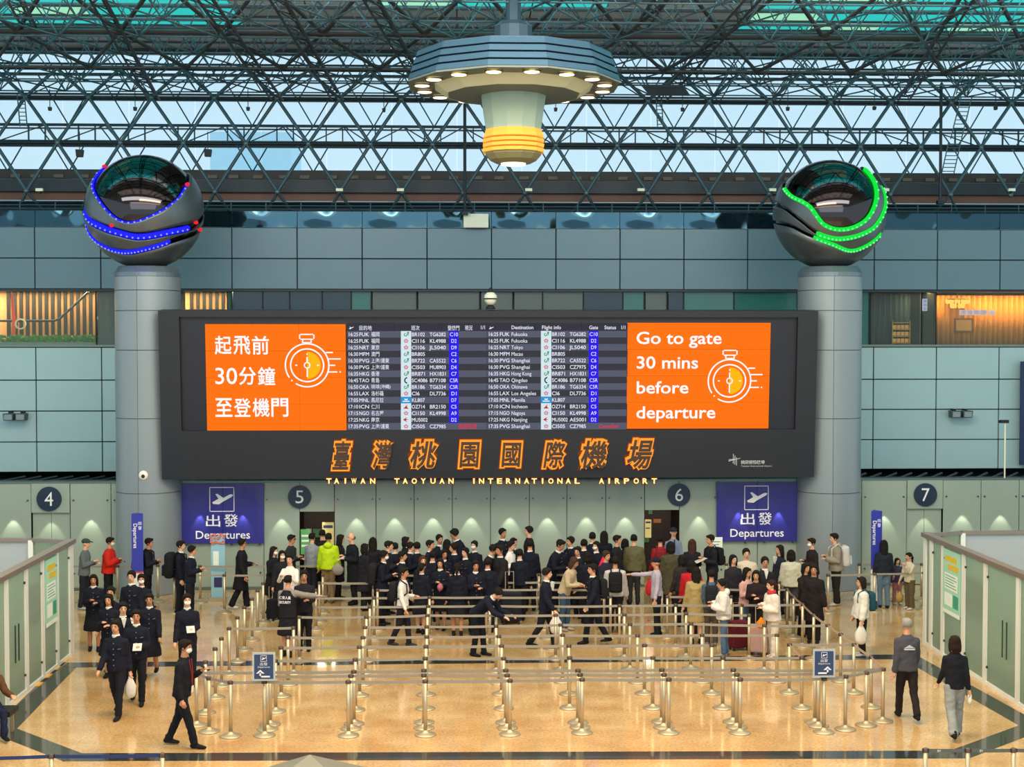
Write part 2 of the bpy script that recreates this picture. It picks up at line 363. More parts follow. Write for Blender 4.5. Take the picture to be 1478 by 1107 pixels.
# ---- frosted glass check wall with doorways
YG = 37.0
m_frost = mat('frosted_glass', '#96a69c', .22, var=.05, scale=1.2, coat=.5, spec=.6)
def gx(u): return P(u, 780, YG).x
zg = P(706, 695.5, YG).z
gw = struct('wall_glass')
seams = [-456, -400, -344, -288, -232, -176, -120, -64, -8, 46, 102, 161, 262, 320, 381, 433, 483, 543, 598, 653, 708, 764, 818, 874, 930, 980, 1036, 1093, 1151, 1243, 1308, 1360, 1415, 1470, 1526, 1582, 1638, 1694, 1750, 1806, 1862]
doors = {433: (2.0, 760), 930: (2.0, 733), 46: (2.0, 738), 1308: (2.0, 738)}
zd = P(706, 737, YG).z
for a, c in zip(seams[:-1], seams[1:]):
    lintel = a in doors; z0 = zd if lintel else .03
    me = MB().box(gx(a) + .008, gx(c) - .008, YG - (.04 if lintel else .02), YG, z0, zg).mesh('glass_panel', m_frost); bevel(me, .004, 1)
    put('glass_panel', me, gw)
    for zz in (.45, 2.35) if not lintel else ():
        for xx in (gx(a) + .09, gx(c) - .09):
            part('fixing', MB().lathe([(.022, 0), (.022, .03)], 8), mat('fixing_steel', '#5a6462', .3, .9), gw, loc=(xx, YG - .02, zz), rot=(pi / 2, 0, 0))
part('top_rail', MB().box(-24, 24, YG - .03, YG + .06, zg, zg + .05), mat('rail_alu', '#70807c', .35, .7), gw)
part('skirting', MB().box(gx(483) , gx(930), YG - .06, YG, 0, .08), mat('rail_alu'), gw)
for a, c in ((-300, 46), (102, 433), (980, 1308), (1360, 1700)): part('skirting', MB().box(gx(a), gx(c), YG - .06, YG, 0, .08), mat('rail_alu'), gw)
# closed frosted leaves behind doorways 4 and 7, open ones at 5 and 6
for nm, (a, c) in (('door_1', (46, 102)), ('door_2', (1308, 1360))):
    d = struct(nm); mid = (gx(a) + gx(c)) / 2
    for s0, s1 in ((gx(a) + .02, mid - .005), (mid + .005, gx(c) - .02)): part('door_leaf', MB().box(s0, s1, YG + .04, YG + .06, .02, zd + .02), m_frost, d)
# round number signs
def number_sign(uc, vc, r, s, where):
    c = P(uc, vc, YG - .06); R = r / FPX * YG
    o = thing('gate_number_sign', 'round dark blue sign with number %s %s' % (s, where), 'sign', (c.x, c.y - .02, c.z))
    part('disc', MB().lathe([(R, 0), (R, .04)], 40), mat('sign_navy', '#1c2c44', .35), o, rot=(pi / 2, 0, 0), loc=(0, .03, 0))
    mb = MB(); wd = R * (.42 if s != '1' else .2); add_text(mb, s, -wd * .82, -R * .56, 0, y=-.014, x1=wd * .82, z1=R * .56)
    part('lettering', mb, mat('sign_white', '#dfe6e6', .4), o)
number_sign(71, 720, 17.5, '4', 'at far left'); number_sign(432.5, 717, 16.5, '5', 'beside the left departures sign')
number_sign(980, 714, 16.5, '6', 'beside the right departures sign'); number_sign(1335.5, 714, 17, '7', 'at far right')
# departures sign panels
m_blue = mat('departures_blue', '#2a2a86', .35, var=.05, coat=.3); m_white = mat('print_white', '#e8eaf2', .45)
PLANE = [(-.40, -.13), (-.36, -.20), (-.12, -.22), (.02, -.12), (.42, .10), (.46, .17), (.40, .20), (.30, .18), (.06, .05), (-.18, .22), (-.27, .21), (-.14, .02), (-.3, -.08)]
def plane_mark(mb, cx, cz, s, y): mb.prism([(cx + a * s, cz + c * s) for a, c in PLANE], y - .004, y)
def frame_mark(mb, cx, cz, h, y, t_=.012):
    for a, c, d, e in ((-h, h, -h, -h + t_), (-h, h, h - t_, h), (-h, -h + t_, -h, h), (h - t_, h, -h, h)): mb.box(cx + a, cx + c, y - .004, y, cz + d, cz + e)
def departures(u0, u1, v0, v1, where):
    Y = YG - .12; a = P(u0, v0, Y); c = P(u1, v1, Y); W = c.x - a.x; H = a.z - c.z
    o = thing('departures_sign', 'large blue departures sign with white aeroplane symbol %s' % where, 'sign', (a.x, Y, c.z))
    part('panel', MB().box(0, W / 2 - .004, 0, .04, 0, H), m_blue, o); part('panel', MB().box(W / 2 + .004, W, 0, .04, 0, H), m_blue, o)
    mb = MB(); cx = W * .49; frame_mark(mb, cx, H * .735, H * .205, -.002, .018); plane_mark(mb, cx, H * .74, H * .40, -.002)
    part('pictogram', mb, m_white, o)
    mb = MB(); add_text(mb, '出', cx - H * .265, H * .28, 0, y=-.003, x1=cx - H * .03, z1=H * .48, offset=.008); add_text(mb, '發', cx + H * .03, H * .28, 0, y=-.003, x1=cx + H * .265, z1=H * .49, offset=.008)
    add_text(mb, 'Departures', W * .17, H * .035, 0, y=-.003, x1=W * .83, z1=H * .21, offset=.006); part('lettering', mb, m_white, o)
    for xx in (.12, W * .36, W * .6, W - .12): part('fixing', MB().lathe([(.02, 0), (.02, .1)], 8), mat('fixing_steel'), o, loc=(xx, .1, -.04), rot=(pi / 2, 0, 0))
departures(262, 381, 698, 784, 'left of gate sign 5'); departures(1034.5, 1151, 696, 781, 'right of gate sign 6')
# doorway interiors: posters, boards, dark goods
def doorway(a, c, where, k):
    o = thing('notice_board', 'cluttered dark notice board in the doorway %s' % where, 'board', (gx((a + c) / 2), 39.4, 0))
    part('panel', MB().box(-.6, .6, 0, .05, 0, 2.4), mat('board_dark', '#2a2220', .7, var=.4, scale=4), o)
    random.seed(k)
    for i in range(9):
        x = random.uniform(-.55, .4); z = random.uniform(.7, 2.2)
        part('notice', MB().box(x, x + random.uniform(.1, .25), -.012 - .003 * i, 0, z, z + random.uniform(.08, .25)), mat('notice_%d' % (i % 5), ['#a0302c', '#d8d090', '#4a7a50', '#a86a3a', '#b8b8b0'][i % 5], .6), o)
doorway(433, 483, 'left of centre, under the blue five sign', 5); doorway(930, 980, 'right of centre, under the six sign', 9)
for q in (458, 955): area_light('doorway_fill', (gx(q), 38.3, 2.28), (1.4, .5), 26, (1, .86, .7))  # added fill that lightens the boards inside the doorways
def poster(u0, u1, v0, v1, Y, label, bg_, stripes, name='poster'):
    a = P(u0, v0, Y); c = P(u1, v1, Y); W = c.x - a.x; H = a.z - c.z
    o = thing(name, label, 'poster', (a.x, Y, c.z)); part('sheet', MB().box(0, W, 0, .015, 0, H), bg_, o)
    for i, (x0, x1, z0, z1, m_) in enumerate(stripes): part('print', MB().box(x0 * W, x1 * W, -.003 - .0005 * i, 0, z0 * H, z1 * H), m_, o)
    return o
poster(465, 482, 754, 795, YG - .1, 'pale yellow notice standing in the doorway below number 5', mat('pale_yellow', '#cfc27c', .6), [(.1, .9, .8, .9, mat('sign_ink')), (.1, .8, .5, .54, mat('sign_ink')), (.1, .7, .3, .34, mat('sign_ink'))])
poster(434, 447, 764, 800, YG - .1, 'green notice with rows of print hanging in the doorway below number 5', mat('notice_green', '#5aa860', .6), [(.1, .9, .7, .78, mat('print_white')), (.1, .9, .5, .58, mat('print_white')), (.1, .9, .3, .38, mat('print_white'))])
poster(931, 940, 750, 776, YG - .1, 'small pale yellow notice in the doorway below number 6', mat('pale_yellow'), [(.1, .9, .8, .9, mat('sign_ink')), (.1, .8, .5, .56, mat('sign_ink'))])
# scallops of downlights on the glass
for i, q in enumerate([-20, 20, 74, 132, 228, 290, 352, 407, 460, 515, 570, 625, 680, 736, 790, 846, 902, 955, 1008, 1064, 1122, 1275, 1334, 1388, 1443]):
    d = bpy.data.lights.new('downlight', 'SPOT'); d.energy = 20; d.color = (1, .98, .70); d.spot_size = radians(58); d.spot_blend = .35; d.shadow_soft_size = .03
    o = bpy.data.objects.new('downlight', d); o.location = (gx(q), YG - .22, 2.05); o.rotation_euler = (radians(14), 0, 0); COL.objects.link(o)

# ---- columns with spheres
m_col = mat('column_steel', '#8e999f', .42, .35, var=.03, scale=.5)
m_colj = mat('column_joint', '#3a444c', .6, .2)
def column(uc, name, lab):
    Y = 36.9; c = P(uc, 500, Y); R = 46.0 / FPX * Y
    o = struct(name, (c.x, Y, 0))
    zz = [0.0] + [P(uc, v, Y).z for v in (708, 602, 505, 449, 420, 400)]
    for k in range(6):
        for j in range(4):
            n_ = 14; a0 = -pi / 2 - .12 + j * pi / 2 + .006; a1 = a0 + pi / 2 - .012; mb = MB(); z0, z1 = zz[k] + .008, zz[k + 1] - .008; pts = []; vv = []
            for i in range(n_ + 1): a = a0 + (a1 - a0) * i / n_; pts.append((R * cos(a), R * sin(a)))
            for x, y in pts: vv += [(x, y, z0), (x, y, z1), (x * .975, y * .975, z0), (x * .975, y * .975, z1)]
            vv += [(x, y, z) for x, y in pts for z in (z0, z1)]; B_ = 4 * (n_ + 1); ff = [(B_ + 2 * i, B_ + 2 * i + 2, B_ + 2 * i + 3, B_ + 2 * i + 1) for i in range(n_)]
            for i in range(n_): a = 4 * i; ff += [(a + 2, a + 3, a + 7, a + 6), (a + 1, a + 5, a + 7, a + 3), (a, a + 2, a + 6, a + 4)]
            ff += [(0, 1, 3, 2), (4 * n_, 4 * n_ + 2, 4 * n_ + 3, 4 * n_ + 1)]
            mb.add(vv, ff); part('cladding_panel', mb, m_col, o)
            o.children[-1].data.polygons.foreach_set('use_smooth', [k_ < n_ for k_ in range(len(o.children[-1].data.polygons))])
    part('core', MB().lathe([(R * .972, 0), (R * .972, zz[-1])], 40), m_colj, o, True)
    zc = zz[-1]; part('capital', MB().lathe([(R, zc), (R * 1.0, zc + .1), (R * .9, zc + .24), (R * .88, zc + .26)], 40), mat('capital_grey', '#71808a', .35, .5), o)
    part('neck', MB().lathe([(R * .48, zc + .26), (R * .42, zc + .45)], 32), mat('capital_grey'), o, True)
    return c, Y, zc
cL = column(214, 'column_left', ''); cR = column(1197, 'column_right', '')
# ============================================================ SPHERE SCULPTURES
m_mirror = mat('dark_mirror', '#4c474a', .06, 1.0, var=.02)
m_shell = mat('brushed_shell', '#656e74', .36, .65, var=.12, scale=5)
def interp(curve, az):
    c = sorted(curve)
    for (a0, e0), (a1, e1) in zip(c[:-1], c[1:]):
        if a0 <= az <= a1:
            i = c.index((a0, e0)); p0 = c[i - 1] if i else (c[-2][0] - 360, c[-2][1]); p3 = c[i + 2] if i + 2 < len(c) else (c[1][0] + 360, c[1][1])
            f = (az - a0) / (a1 - a0); w_ = a1 - a0; m0 = (e1 - p0[1]) / (a1 - p0[0]) * w_; m1 = (p3[1] - e0) / (p3[0] - a0) * w_
            return (2 * f ** 3 - 3 * f * f + 1) * e0 + (f ** 3 - 2 * f * f + f) * m0 + (3 * f * f - 2 * f ** 3) * e1 + (f ** 3 - f * f) * m1
    return c[0][1]
def sph(az, el, R):
    a, e = radians(az), radians(el); return Vector((R * cos(e) * sin(a), -R * cos(e) * cos(a), R * sin(e)))
def band(lo, hi, R, name, m, parent, azs, th=.03):
    mb = MB(); n_ = 8; idx = []
    for az in azs:
        e0, e1 = lo(az), hi(az); e1 = max(e1, e0 + .2)
        idx.append(len(mb.v))
        for k in range(n_ + 1): mb.v.append(tuple(sph(az, e0 + (e1 - e0) * k / n_, R)))
        for k in range(n_ + 1): mb.v.append(tuple(sph(az, e0 + (e1 - e0) * k / n_, R - th)))
    for i in range(len(azs) - 1):
        a, c = idx[i], idx[i + 1]
        for k in range(n_): mb.f += [(a + k, c + k, c + k + 1, a + k + 1), (a + n_ + 1 + k, a + n_ + 2 + k, c + n_ + 2 + k, c + n_ + 1 + k)]
        mb.f += [(a + n_, c + n_, c + 2 * n_ + 1, a + 2 * n_ + 1), (a, a + n_ + 1, c + n_ + 1, c)]
    for a in (idx[0], idx[-1]): mb.f += [(a + k, a + k + 1, a + n_ + 2 + k, a + n_ + 1 + k) for k in range(n_)]
    mb.m = [0] * len(mb.f); return part(name, mb, m, parent, True)
def led_row(curve, az0, az1, R, n_, parent, m_strip, m_dot, wd=.035, strip=True):
    fn = lambda a: interp(curve, a)
    pts = [sph(az0 + (az1 - az0) * i / 60, fn(az0 + (az1 - az0) * i / 60) + .5, R) for i in range(61)]
    if strip: part('light_strip', MB().tube(pts, wd, 6), m_strip, parent, True)
    mb = MB()
    for i in range(n_):
        a = az0 + (az1 - az0) * (i + .5) / n_; mb.ell(sph(a, fn(a) + .5, R + (wd if strip else .02)), (.024, .024, .024), 6, 4)
    part('led_row', mb, m_dot, parent)
def sculpture(c, zc, vc, r_px, curves, kind, lab):
    Y = 36.9; s = FPX / Y; R = r_px / s; ctr = P(c, vc, Y)
    o = thing('sphere_sculpture', lab, 'sculpture', ctr)
    part('mirror_ball', MB().ell((0, 0, 0), (R * .95,) * 3, 64, 40), m_mirror, o, True)
    c1, c2, c3 = curves; F1 = lambda a: interp(c1, a); F2 = lambda a: interp(c2, a); F3 = lambda a: interp(c3, a)
    azs = [-180 + 3 * i for i in range(121)]
    if kind == 'blue':
        ms, md, glow = mat('blue_led_strip', '#1418ff', .4, emit=1.3), mat('blue_led', '#8088ff', .4, emit=1.5), (.05, .08, 1)
        band(lambda a: min(F2(a) + 1, F1(a) - 1), F1, R, 'petal', m_shell, o, azs)
        band(lambda a: min(F3(a) + 1, F2(a) - 9), lambda a: F2(a) - 8, R, 'petal', m_shell, o, azs)
        band(lambda a: -86, lambda a: F3(a) - 6, R, 'bowl', m_shell, o, azs)
        led_row(c1, -80, 66, R * .975, 24, o, ms, md, .03)
        led_row([(a, e - 5) for a, e in c2], -70, 62, R * .97, 22, o, ms, md, .075)
        led_row([(a, e - 2.5) for a, e in c3], -88, 40, R * .975, 26, o, ms, md, .07)
        mr = mat('red_led_tip', '#ff1428', .4, emit=1.5)
        for a, e in ((-82, 48), (-92, 27), (62, 24), (-22, -19), (72, -13), (88, -19)): part('led_tip', MB().ell(sph(a, e, R), (.06, .045, .045), 8, 6), mr, o, True)
        lamps = [(-30, -26), (8, -36), (-60, -20)]
    else:
        ms, md, glow = mat('green_led_strip', '#00d838', .4, emit=1.2), mat('green_led', '#70ffa0', .4, emit=1.4), (.02, 1, .15)
        band(lambda a: min(F2(a) + 1, F1(a) - 1), F1, R, 'petal', m_shell, o, azs)
        band(lambda a: min(F3(a) + 1, F2(a) - 4), lambda a: F2(a) - 3, R, 'petal', m_shell, o, azs)
        band(lambda a: -86, lambda a: F3(a) - 3, R, 'bowl', m_shell, o, azs)
        led_row(c1, -75, 62, R * .98, 30, o, ms, md, .06)
        led_row([(a, e - 1.5) for a, e in c2], -26, 76, R * .985, 24, o, ms, md, .08)
        led_row([(a, e - 1.5) for a, e in c3], -30, 58, R * .985, 20, o, ms, md, .07)
        lamps = [(20, -25), (55, 5), (10, -40)]
    for a, e in []:
        d = bpy.data.lights.new('led_glow', 'POINT'); d.energy = 5; d.color = glow; d.shadow_soft_size = .05
        q = bpy.data.objects.new('led_glow', d); q.location = ctr + sph(a, e, R * 1.12); COL.objects.link(q)
    return o
sculpture(209, 0, 304, 83, (
    [(-180, 46), (-120, 50), (-80, 46), (-62, 26), (-38, 6), (-17, -13), (0, -17), (25, -7), (45, 7), (61, 22), (90, 40), (180, 46)],
    [(-180, 26), (-120, 28), (-90, 26), (-64, -4), (-40, -15), (-19, -22), (6, -27), (43, -20), (73, -12), (95, 0), (140, 20), (180, 26)],
    [(-180, -8), (-120, -6), (-90, -10), (-70, -26), (-41, -42), (-13, -47), (23, -40), (49, -30), (75, -22), (100, -14), (180, -8)]), 'blue',
    'mirrored steel sphere with blue light swooshes and red tips on the left column')
sculpture(1197, 0, 308, 81, (
    [(-180, 40), (-120, 38), (-80, 26), (-58, 14), (-35, 2), (-20, -17), (2, -22), (25, -12), (40, 8), (50, 28), (60, 48), (90, 56), (180, 40)],
    [(-180, 25), (-110, 12), (-70, 6), (-50, -6), (-27, -24), (0, -30), (35, -19), (55, 2), (75, 26), (95, 36), (140, 34), (180, 25)],
    [(-180, 0), (-110, -6), (-60, -14), (-40, -24), (-14, -35), (18, -44), (50, -30), (75, -6), (95, 8), (140, 4), (180, 0)]), 'green',
    'mirrored steel sphere with green light swooshes on the right column')

# ============================================================ DISPLAY BOARD
TILT = radians(4.5); BO = P(706, 692, 36.05)
def bp(u, v):
    d = ray(u, v); N = Vector((0, -cos(TILT), -sin(TILT))); t = N.dot(BO - Vector((0, 0, HC))) / N.dot(d)
    q = Vector((0, 0, HC)) + d * t - BO; return q.x, q.dot(Vector((0, -sin(TILT), cos(TILT))))
board = thing('departure_board', 'huge black display board with orange notices and flight timetable above the check wall', 'display board', BO)
board.rotation_euler = (TILT, 0, 0)
m_bk = mat('board_black', '#1d2029', .45, var=.05, scale=1); m_bk2 = mat('board_recess', '#1b1e2a', .4, var=.05)
X0, Z0 = bp(234, 692); X1, Z1 = bp(1181, 449)
ix0, iz0 = bp(262, 622); ix1, iz1 = bp(1152, 458)
part('frame', MB().box(X0, ix0, 0, .55, Z0, Z1), m_bk, board); part('frame', MB().box(ix1, X1, 0, .55, Z0, Z1), m_bk, board)
part('frame', MB().box(ix0, ix1, 0, .55, iz1, Z1), m_bk, board); part('frame', MB().box(ix0, ix1, 0, .55, Z0, iz0), m_bk, board)
part('back_panel', MB().box(ix0, ix1, .12, .5, iz0, iz1), m_bk2, board)
m_or = mat('screen_orange', '#ff7200', .4, emit=1.0); m_scr_dark = mat('screen_dark', '#30303e', .4, emit=1.0)
def tiles(u0, u1, v0, v1, nx, nz, m):
    a, z1_ = bp(u0, v0); c, z0_ = bp(u1, v1); w_ = (c - a) / nx; h_ = (z1_ - z0_) / nz; g = .0045
    me = MB().box(g, w_ - g, 0, .06, g, h_ - g).mesh('led_panel', m)
    for i in range(nx):
        for j in range(nz): put('led_panel', me, board, (a + i * w_, .06, z0_ + j * h_))
    return a, c, z0_, z1_
tiles(295, 500, 468, 622, 3, 4, m_or); tiles(906, 1110, 466, 619, 3, 4, m_or); tiles(501, 905.5, 467, 621, 6, 4, m_scr_dark)
m_tw = mat('screen_white', '#ffffff', .4, emit=1.0); m_yel = mat('screen_yellow', '#ffb800', .4, emit=1.0)
YT = .054
def btext(mb, s, u, v, h_px, u1=None, **k):     # baseline at v
    if 'offset' in k: k['bold'] = k.pop('offset'); k['flat'] = .02
    x, z = bp(u, v); x1 = bp(u1, v)[0] if u1 else None; add_text(mb, s, x, z, h_px / FPX * 36.0, y=YT, x1=x1, **k)
def bbox_text(mb, s, u0, u1, v0, v1, y=YT, **k):
    x0, z1_ = bp(u0, v0); x1, z0_ = bp(u1, v1); add_text(mb, s, x0, z0_, 0, y=y, x1=x1, z1=z1_, **k)
def emit_part(name, mb, m): return part(name, mb, m, board)
for s, u0, u1, v0, v1 in (('起飛前', 309, 388, 485, 512), ('分鐘', 344, 397, 530, 556), ('至登機門', 310, 416, 575, 602)):
    w_ = (u1 - u0 + 2) / len(s)
    for i, c_ in enumerate(s): mb = MB(); bbox_text(mb, c_, u0 + i * w_, u0 + (i + 1) * w_ - 2, v0, v1, bold=.014, flat=.05); emit_part('lettering', mb, m_tw)
mb = MB(); bbox_text(mb, '30', 310, 342, 531, 555, bold=.006, flat=.05); emit_part('lettering', mb, m_tw)
for s, u0, v, u1 in (('Go to gate', 918, 496.5, 1042), ('30 mins', 918, 532, 1008), ('before', 918, 568, 994), ('departure', 918, 604, 1033)):
    mb = MB(); btext(mb, s, u0, v, 17.5, u1, offset=.014); emit_part('lettering', mb, m_tw)
def ring(mb, cx, cz, r, t_, a0=0, a1=360, y=YT, n_=48):
    k = max(3, int(n_ * abs(a1 - a0) / 360))
    for i in range(k):
        p, q = radians(a0 + (a1 - a0) * i / k), radians(a0 + (a1 - a0) * (i + 1) / k)
        mb.prism([(cx + r * cos(p), cz + r * sin(p)), (cx + (r + t_) * cos(p), cz + (r + t_) * sin(p)), (cx + (r + t_) * cos(q), cz + (r + t_) * sin(q)), (cx + r * cos(q), cz + r * sin(q))], y - .004, y)
def stopwatch(uc, vc):
    cx, cz = bp(uc, vc); k = 36.0 / FPX
    mb = MB(); mb.prism([(cx, cz - 19.5 * k)] + [(cx + 19.5 * k * cos(radians(a)), cz + 19.5 * k * sin(radians(a))) for a in range(-80, 90, 10)] + [(cx, cz + 19.5 * k)], YT - .002, YT + .001); emit_part('pictogram', mb, m_yel)
    mb = MB(); ring(mb, cx, cz, 22.5 * k, 2 * k); ring(mb, cx, cz, 30 * k, 2 * k, -122, 215); ring(mb, cx, cz, 3.2 * k, 1.6 * k, n_=16)
    def bar(x0, x1, z0, z1): mb.box(cx + x0 * k, cx + x1 * k, YT - .004, YT, cz + z0 * k, cz + z1 * k)
    bar(-.9, .9, 4, 12); bar(-.9, .9, -17, -4); bar(-.9, .9, 15, 17); bar(14, 17, -.8, .8); bar(-17, -14, -.8, .8)
    bar(-7, -5.2, 32, 37); bar(5.2, 7, 32, 37); bar(-6, 6, 32, 33.4); bar(-9, 9, 36.5, 38.2); bar(-9, 9, 43.5, 45.2); bar(-11, -9.2, 38, 44); bar(9.2, 11, 38, 44)
    bar(27, 37, 17.5, 19.3); bar(31, 48, 8.2, 10); bar(31, 40, -1, .8); bar(30, 43, -10.5, -8.7); bar(46, 48, -10.5, -8.7); bar(-23, -21, -23, -21)
    emit_part('pictogram', mb, m_tw)
stopwatch(443, 527.5); stopwatch(1053.5, 550)
# timetable
TT = [('16:25', 'FUK', '福岡', 'Fukuoka', 'BR102', 'TG6282', 'C10', 'e'), ('16:25', 'FUK', '福岡', 'Fukuoka', 'CI116', 'KL4988', 'D2', 'c'), ('16:25', 'NRT', '東京', 'Tokyo', 'CI106', 'JL5040', 'D9', 'c'),
      ('16:30', 'MFM', '澳門', 'Macau', 'BR805', '', 'C2', 'e'), ('16:30', 'PVG', '上海/浦東', 'Shanghai', 'BR722', 'CA5522', 'C6', 'e'), ('16:30', 'PVG', '上海/浦東', 'Shanghai', 'CI503', ('MU8903', 'CZ7975'), 'D4', 'c'),
      ('16:35', 'HKG', '香港', 'Hong Kong', 'BR871', 'HX1831', 'C7', 'e'), ('16:45', 'TAO', '青島', 'Qingdao', 'SC4086', 'B77108', 'C5R', 's'), ('16:50', 'OKA', '琉球(沖繩)', 'Okinawa', 'BR186', 'TG6334', 'C5R', 'e'),
      ('16:55', 'LAX', '洛杉磯', 'Los Angeles', 'CI6', 'DL7736', 'D1', 'c'), ('17:05', 'MNL', '馬尼拉', 'Manila', 'KL807', '', 'D7', 'k'), ('17:10', 'ICN', '仁川', 'Incheon', 'OZ714', 'BR2150', 'C5', 'o'),
      ('17:15', 'NGO', '名古屋', 'Nagoya', 'CI150', 'KL4998', 'A9', 'c'), ('17:25', 'NKG', '南京', 'Nanjing', 'MU5002', ('', 'AE5001'), 'D2', 'm'), ('17:35', 'PVG', '上海/浦東', 'Shanghai', 'CI505', 'CZ7985', '', 'c')]
m_r1 = mat('row_light', '#565a6c', .4, emit=.95); m_r2 = mat('row_dark', '#363640', .4, emit=.95); m_gb = mat('gate_blue', '#2410f0', .4, emit=.95); m_lg = mat('logo_ground', '#d8ecf2', .4, emit=.95)
m_sky = mat('logo_sky', '#2898dc', .4, emit=.95); m_grn = mat('logo_green', '#3aa070', .4, emit=.9); m_pk = mat('logo_pink', '#e08aa8', .4, emit=.9); m_rd = mat('logo_red', '#d01c40', .4, emit=.9); m_nv = mat('logo_navy', '#16304a', .4, emit=.9)
m_canc = mat('screen_red', '#e8203c', .4, emit=.95); m_txt = mat('screen_text', '#e6e6f6', .4, emit=1.0)
def bbox_(mb, u0, u1, v0, v1, y, th=.003): x0, z1_ = bp(u0, v0); x1, z0_ = bp(u1, v1); mb.box(x0, x1, y - th, y, z0_, z1_)
for side, cols in ((0, (502, 518, 535.5, 578.5, 593.5, 620, 648, 662, 500.5, 703)), (1, (704.5, 721, 738, 781, 796, 822.5, 850, 864, 703, 905))):
    uT, uC, uN, uL, uF, uG, uB, uBe, uA, uZ = cols
    for i, row in enumerate(TT):
        v = 482.8 + i * 9.5 - (0.3 if side else 0); v0, v1 = v - 4.75, v + 4.75
        mb = MB(); bbox_(mb, uA + .4, uZ - .4, v0, v1, .0598, .001); emit_part('timetable_row', mb, m_r1 if i % 2 == 0 else m_r2)
        mb = MB(); bbox_(mb, uL, uF, v0, v1, .0585); emit_part('logo_field', mb, m_sky if row[7] == 'k' else m_lg)
        mb = MB(); cx, cz = bp((uL + uF) / 2, v); k = 36 / FPX
        m_ = {'e': m_grn, 'c': m_pk, 's': m_nv, 'k': m_tw, 'o': m_rd, 'm': m_rd}[row[7]]; yy = YT - .001
        if row[7] == 'e': ring(mb, cx - .6 * k, cz - .5 * k, 1.3 * k, 1.2 * k, 90, 400, yy, 16); mb.prism([(cx + 1 * k, cz + 3.5 * k), (cx + 4.5 * k, cz + 3.6 * k), (cx + 3 * k, cz - 2.5 * k), (cx + 2 * k, cz + 1 * k)], yy - .003, yy)
        elif row[7] == 'c':
            for a in range(5): mb.prism([(cx + 2.2 * k * cos(a * 1.257 + 1.57) + 1.5 * k * cos(b_ * 1.047), cz + 2 * k * sin(a * 1.257 + 1.57) + 1.3 * k * sin(b_ * 1.047)) for b_ in range(6)], yy - .001 * a - .003, yy - .001 * a)
        elif row[7] == 's': ring(mb, cx + 2 * k, cz, 3 * k, 1.8 * k, 95, 265, yy, 24)
        elif row[7] == 'k': mb.box(cx - 5 * k, cx + 5 * k, yy - .003, yy, cz - 2.4 * k, cz - 1.2 * k); mb.prism([(cx - 2 * k, cz), (cx - 2.4 * k, cz + 2.4 * k), (cx, cz + 1.3 * k), (cx + 2.4 * k, cz + 2.4 * k), (cx + 2 * k, cz)], yy - .003, yy)
        elif row[7] == 'o': mb.prism([(cx - 4 * k, cz - 3 * k), (cx + 2 * k, cz + 3.4 * k), (cx + 1 * k, cz), (cx + 3.6 * k, cz - 3 * k)], yy - .003, yy)
        else: mb.prism([(cx - 4.5 * k, cz), (cx + 1 * k, cz + 3.8 * k), (cx, cz + 1 * k), (cx + 4 * k, cz + .5 * k), (cx - .5 * k, cz - .6 * k), (cx + 2 * k, cz - 3.8 * k)], yy - .003, yy)
        emit_part('airline_mark', mb, m_)
        if row[6]: mb = MB(); bbox_(mb, uB, uBe, v0, v1, .0585); emit_part('gate_field', mb, m_gb)
        mb = MB(); bl = v + 2.7; H_ = 5.4
        btext(mb, row[0], uT, bl, H_, uT + 14.8, offset=.012); btext(mb, row[1], uC, bl, H_, uC + 14.6, offset=.012)
        nm = row[3] if side else row[2]
        if side: btext(mb, nm, uN, bl, H_, uN + len(nm) * 3.35 + (-1 if len(nm) > 8 else 0), offset=.006)
        else: bbox_text(mb, nm, uN, uN + {2: 12, 3: 18, 5: 26, 6: 28}[len(nm)], v - 3.6, v + 3.4, offset=.006)
        f2 = row[5] if isinstance(row[5], str) else row[5][side]
        btext(mb, row[4], uF + .5, bl, H_, uF + .5 + len(row[4]) * 3.85, offset=.012)
        if f2: btext(mb, f2, uG, bl, H_, uG + len(f2) * 3.9, offset=.012)
        if row[6]: btext(mb, row[6], uB + (1 if len(row[6]) > 2 else 3), bl, H_, uB + (13 if len(row[6]) > 2 else 11), offset=.004)
        emit_part('lettering', mb, m_txt)
    mb = MB(); x, z = bp(uA + 6, 473.5); plane_mark(mb, x, z, 8 * 36 / FPX, YT)
    hd = (('Destination', 738, 32), ('Flight info', 782, 28), ('Gate', 850.5, 13), ('Status', 872.5, 17), ('1/1', 896, 7)) if side else (('目的地', 518.5, 18), ('班次', 593.5, 12), ('登機門', 646, 17), ('現況', 671, 11), ('1/1', 693, 7))
    for s, u_, w_ in hd:
        if side or s == '1/1': btext(mb, s, u_, 475.3, 5.2, u_ + w_, offset=.012)
        else: bbox_text(mb, s, u_, u_ + w_, 470, 477, offset=.006)
    emit_part('lettering', mb, m_txt)
mb = MB(); bbox_text(mb, '航班取消', 662, 688, 612, 619.5, offset=.01); btext(mb, 'Cancelled', 864.5, 618, 5.4, 893, offset=.012); emit_part('lettering', mb, m_canc)
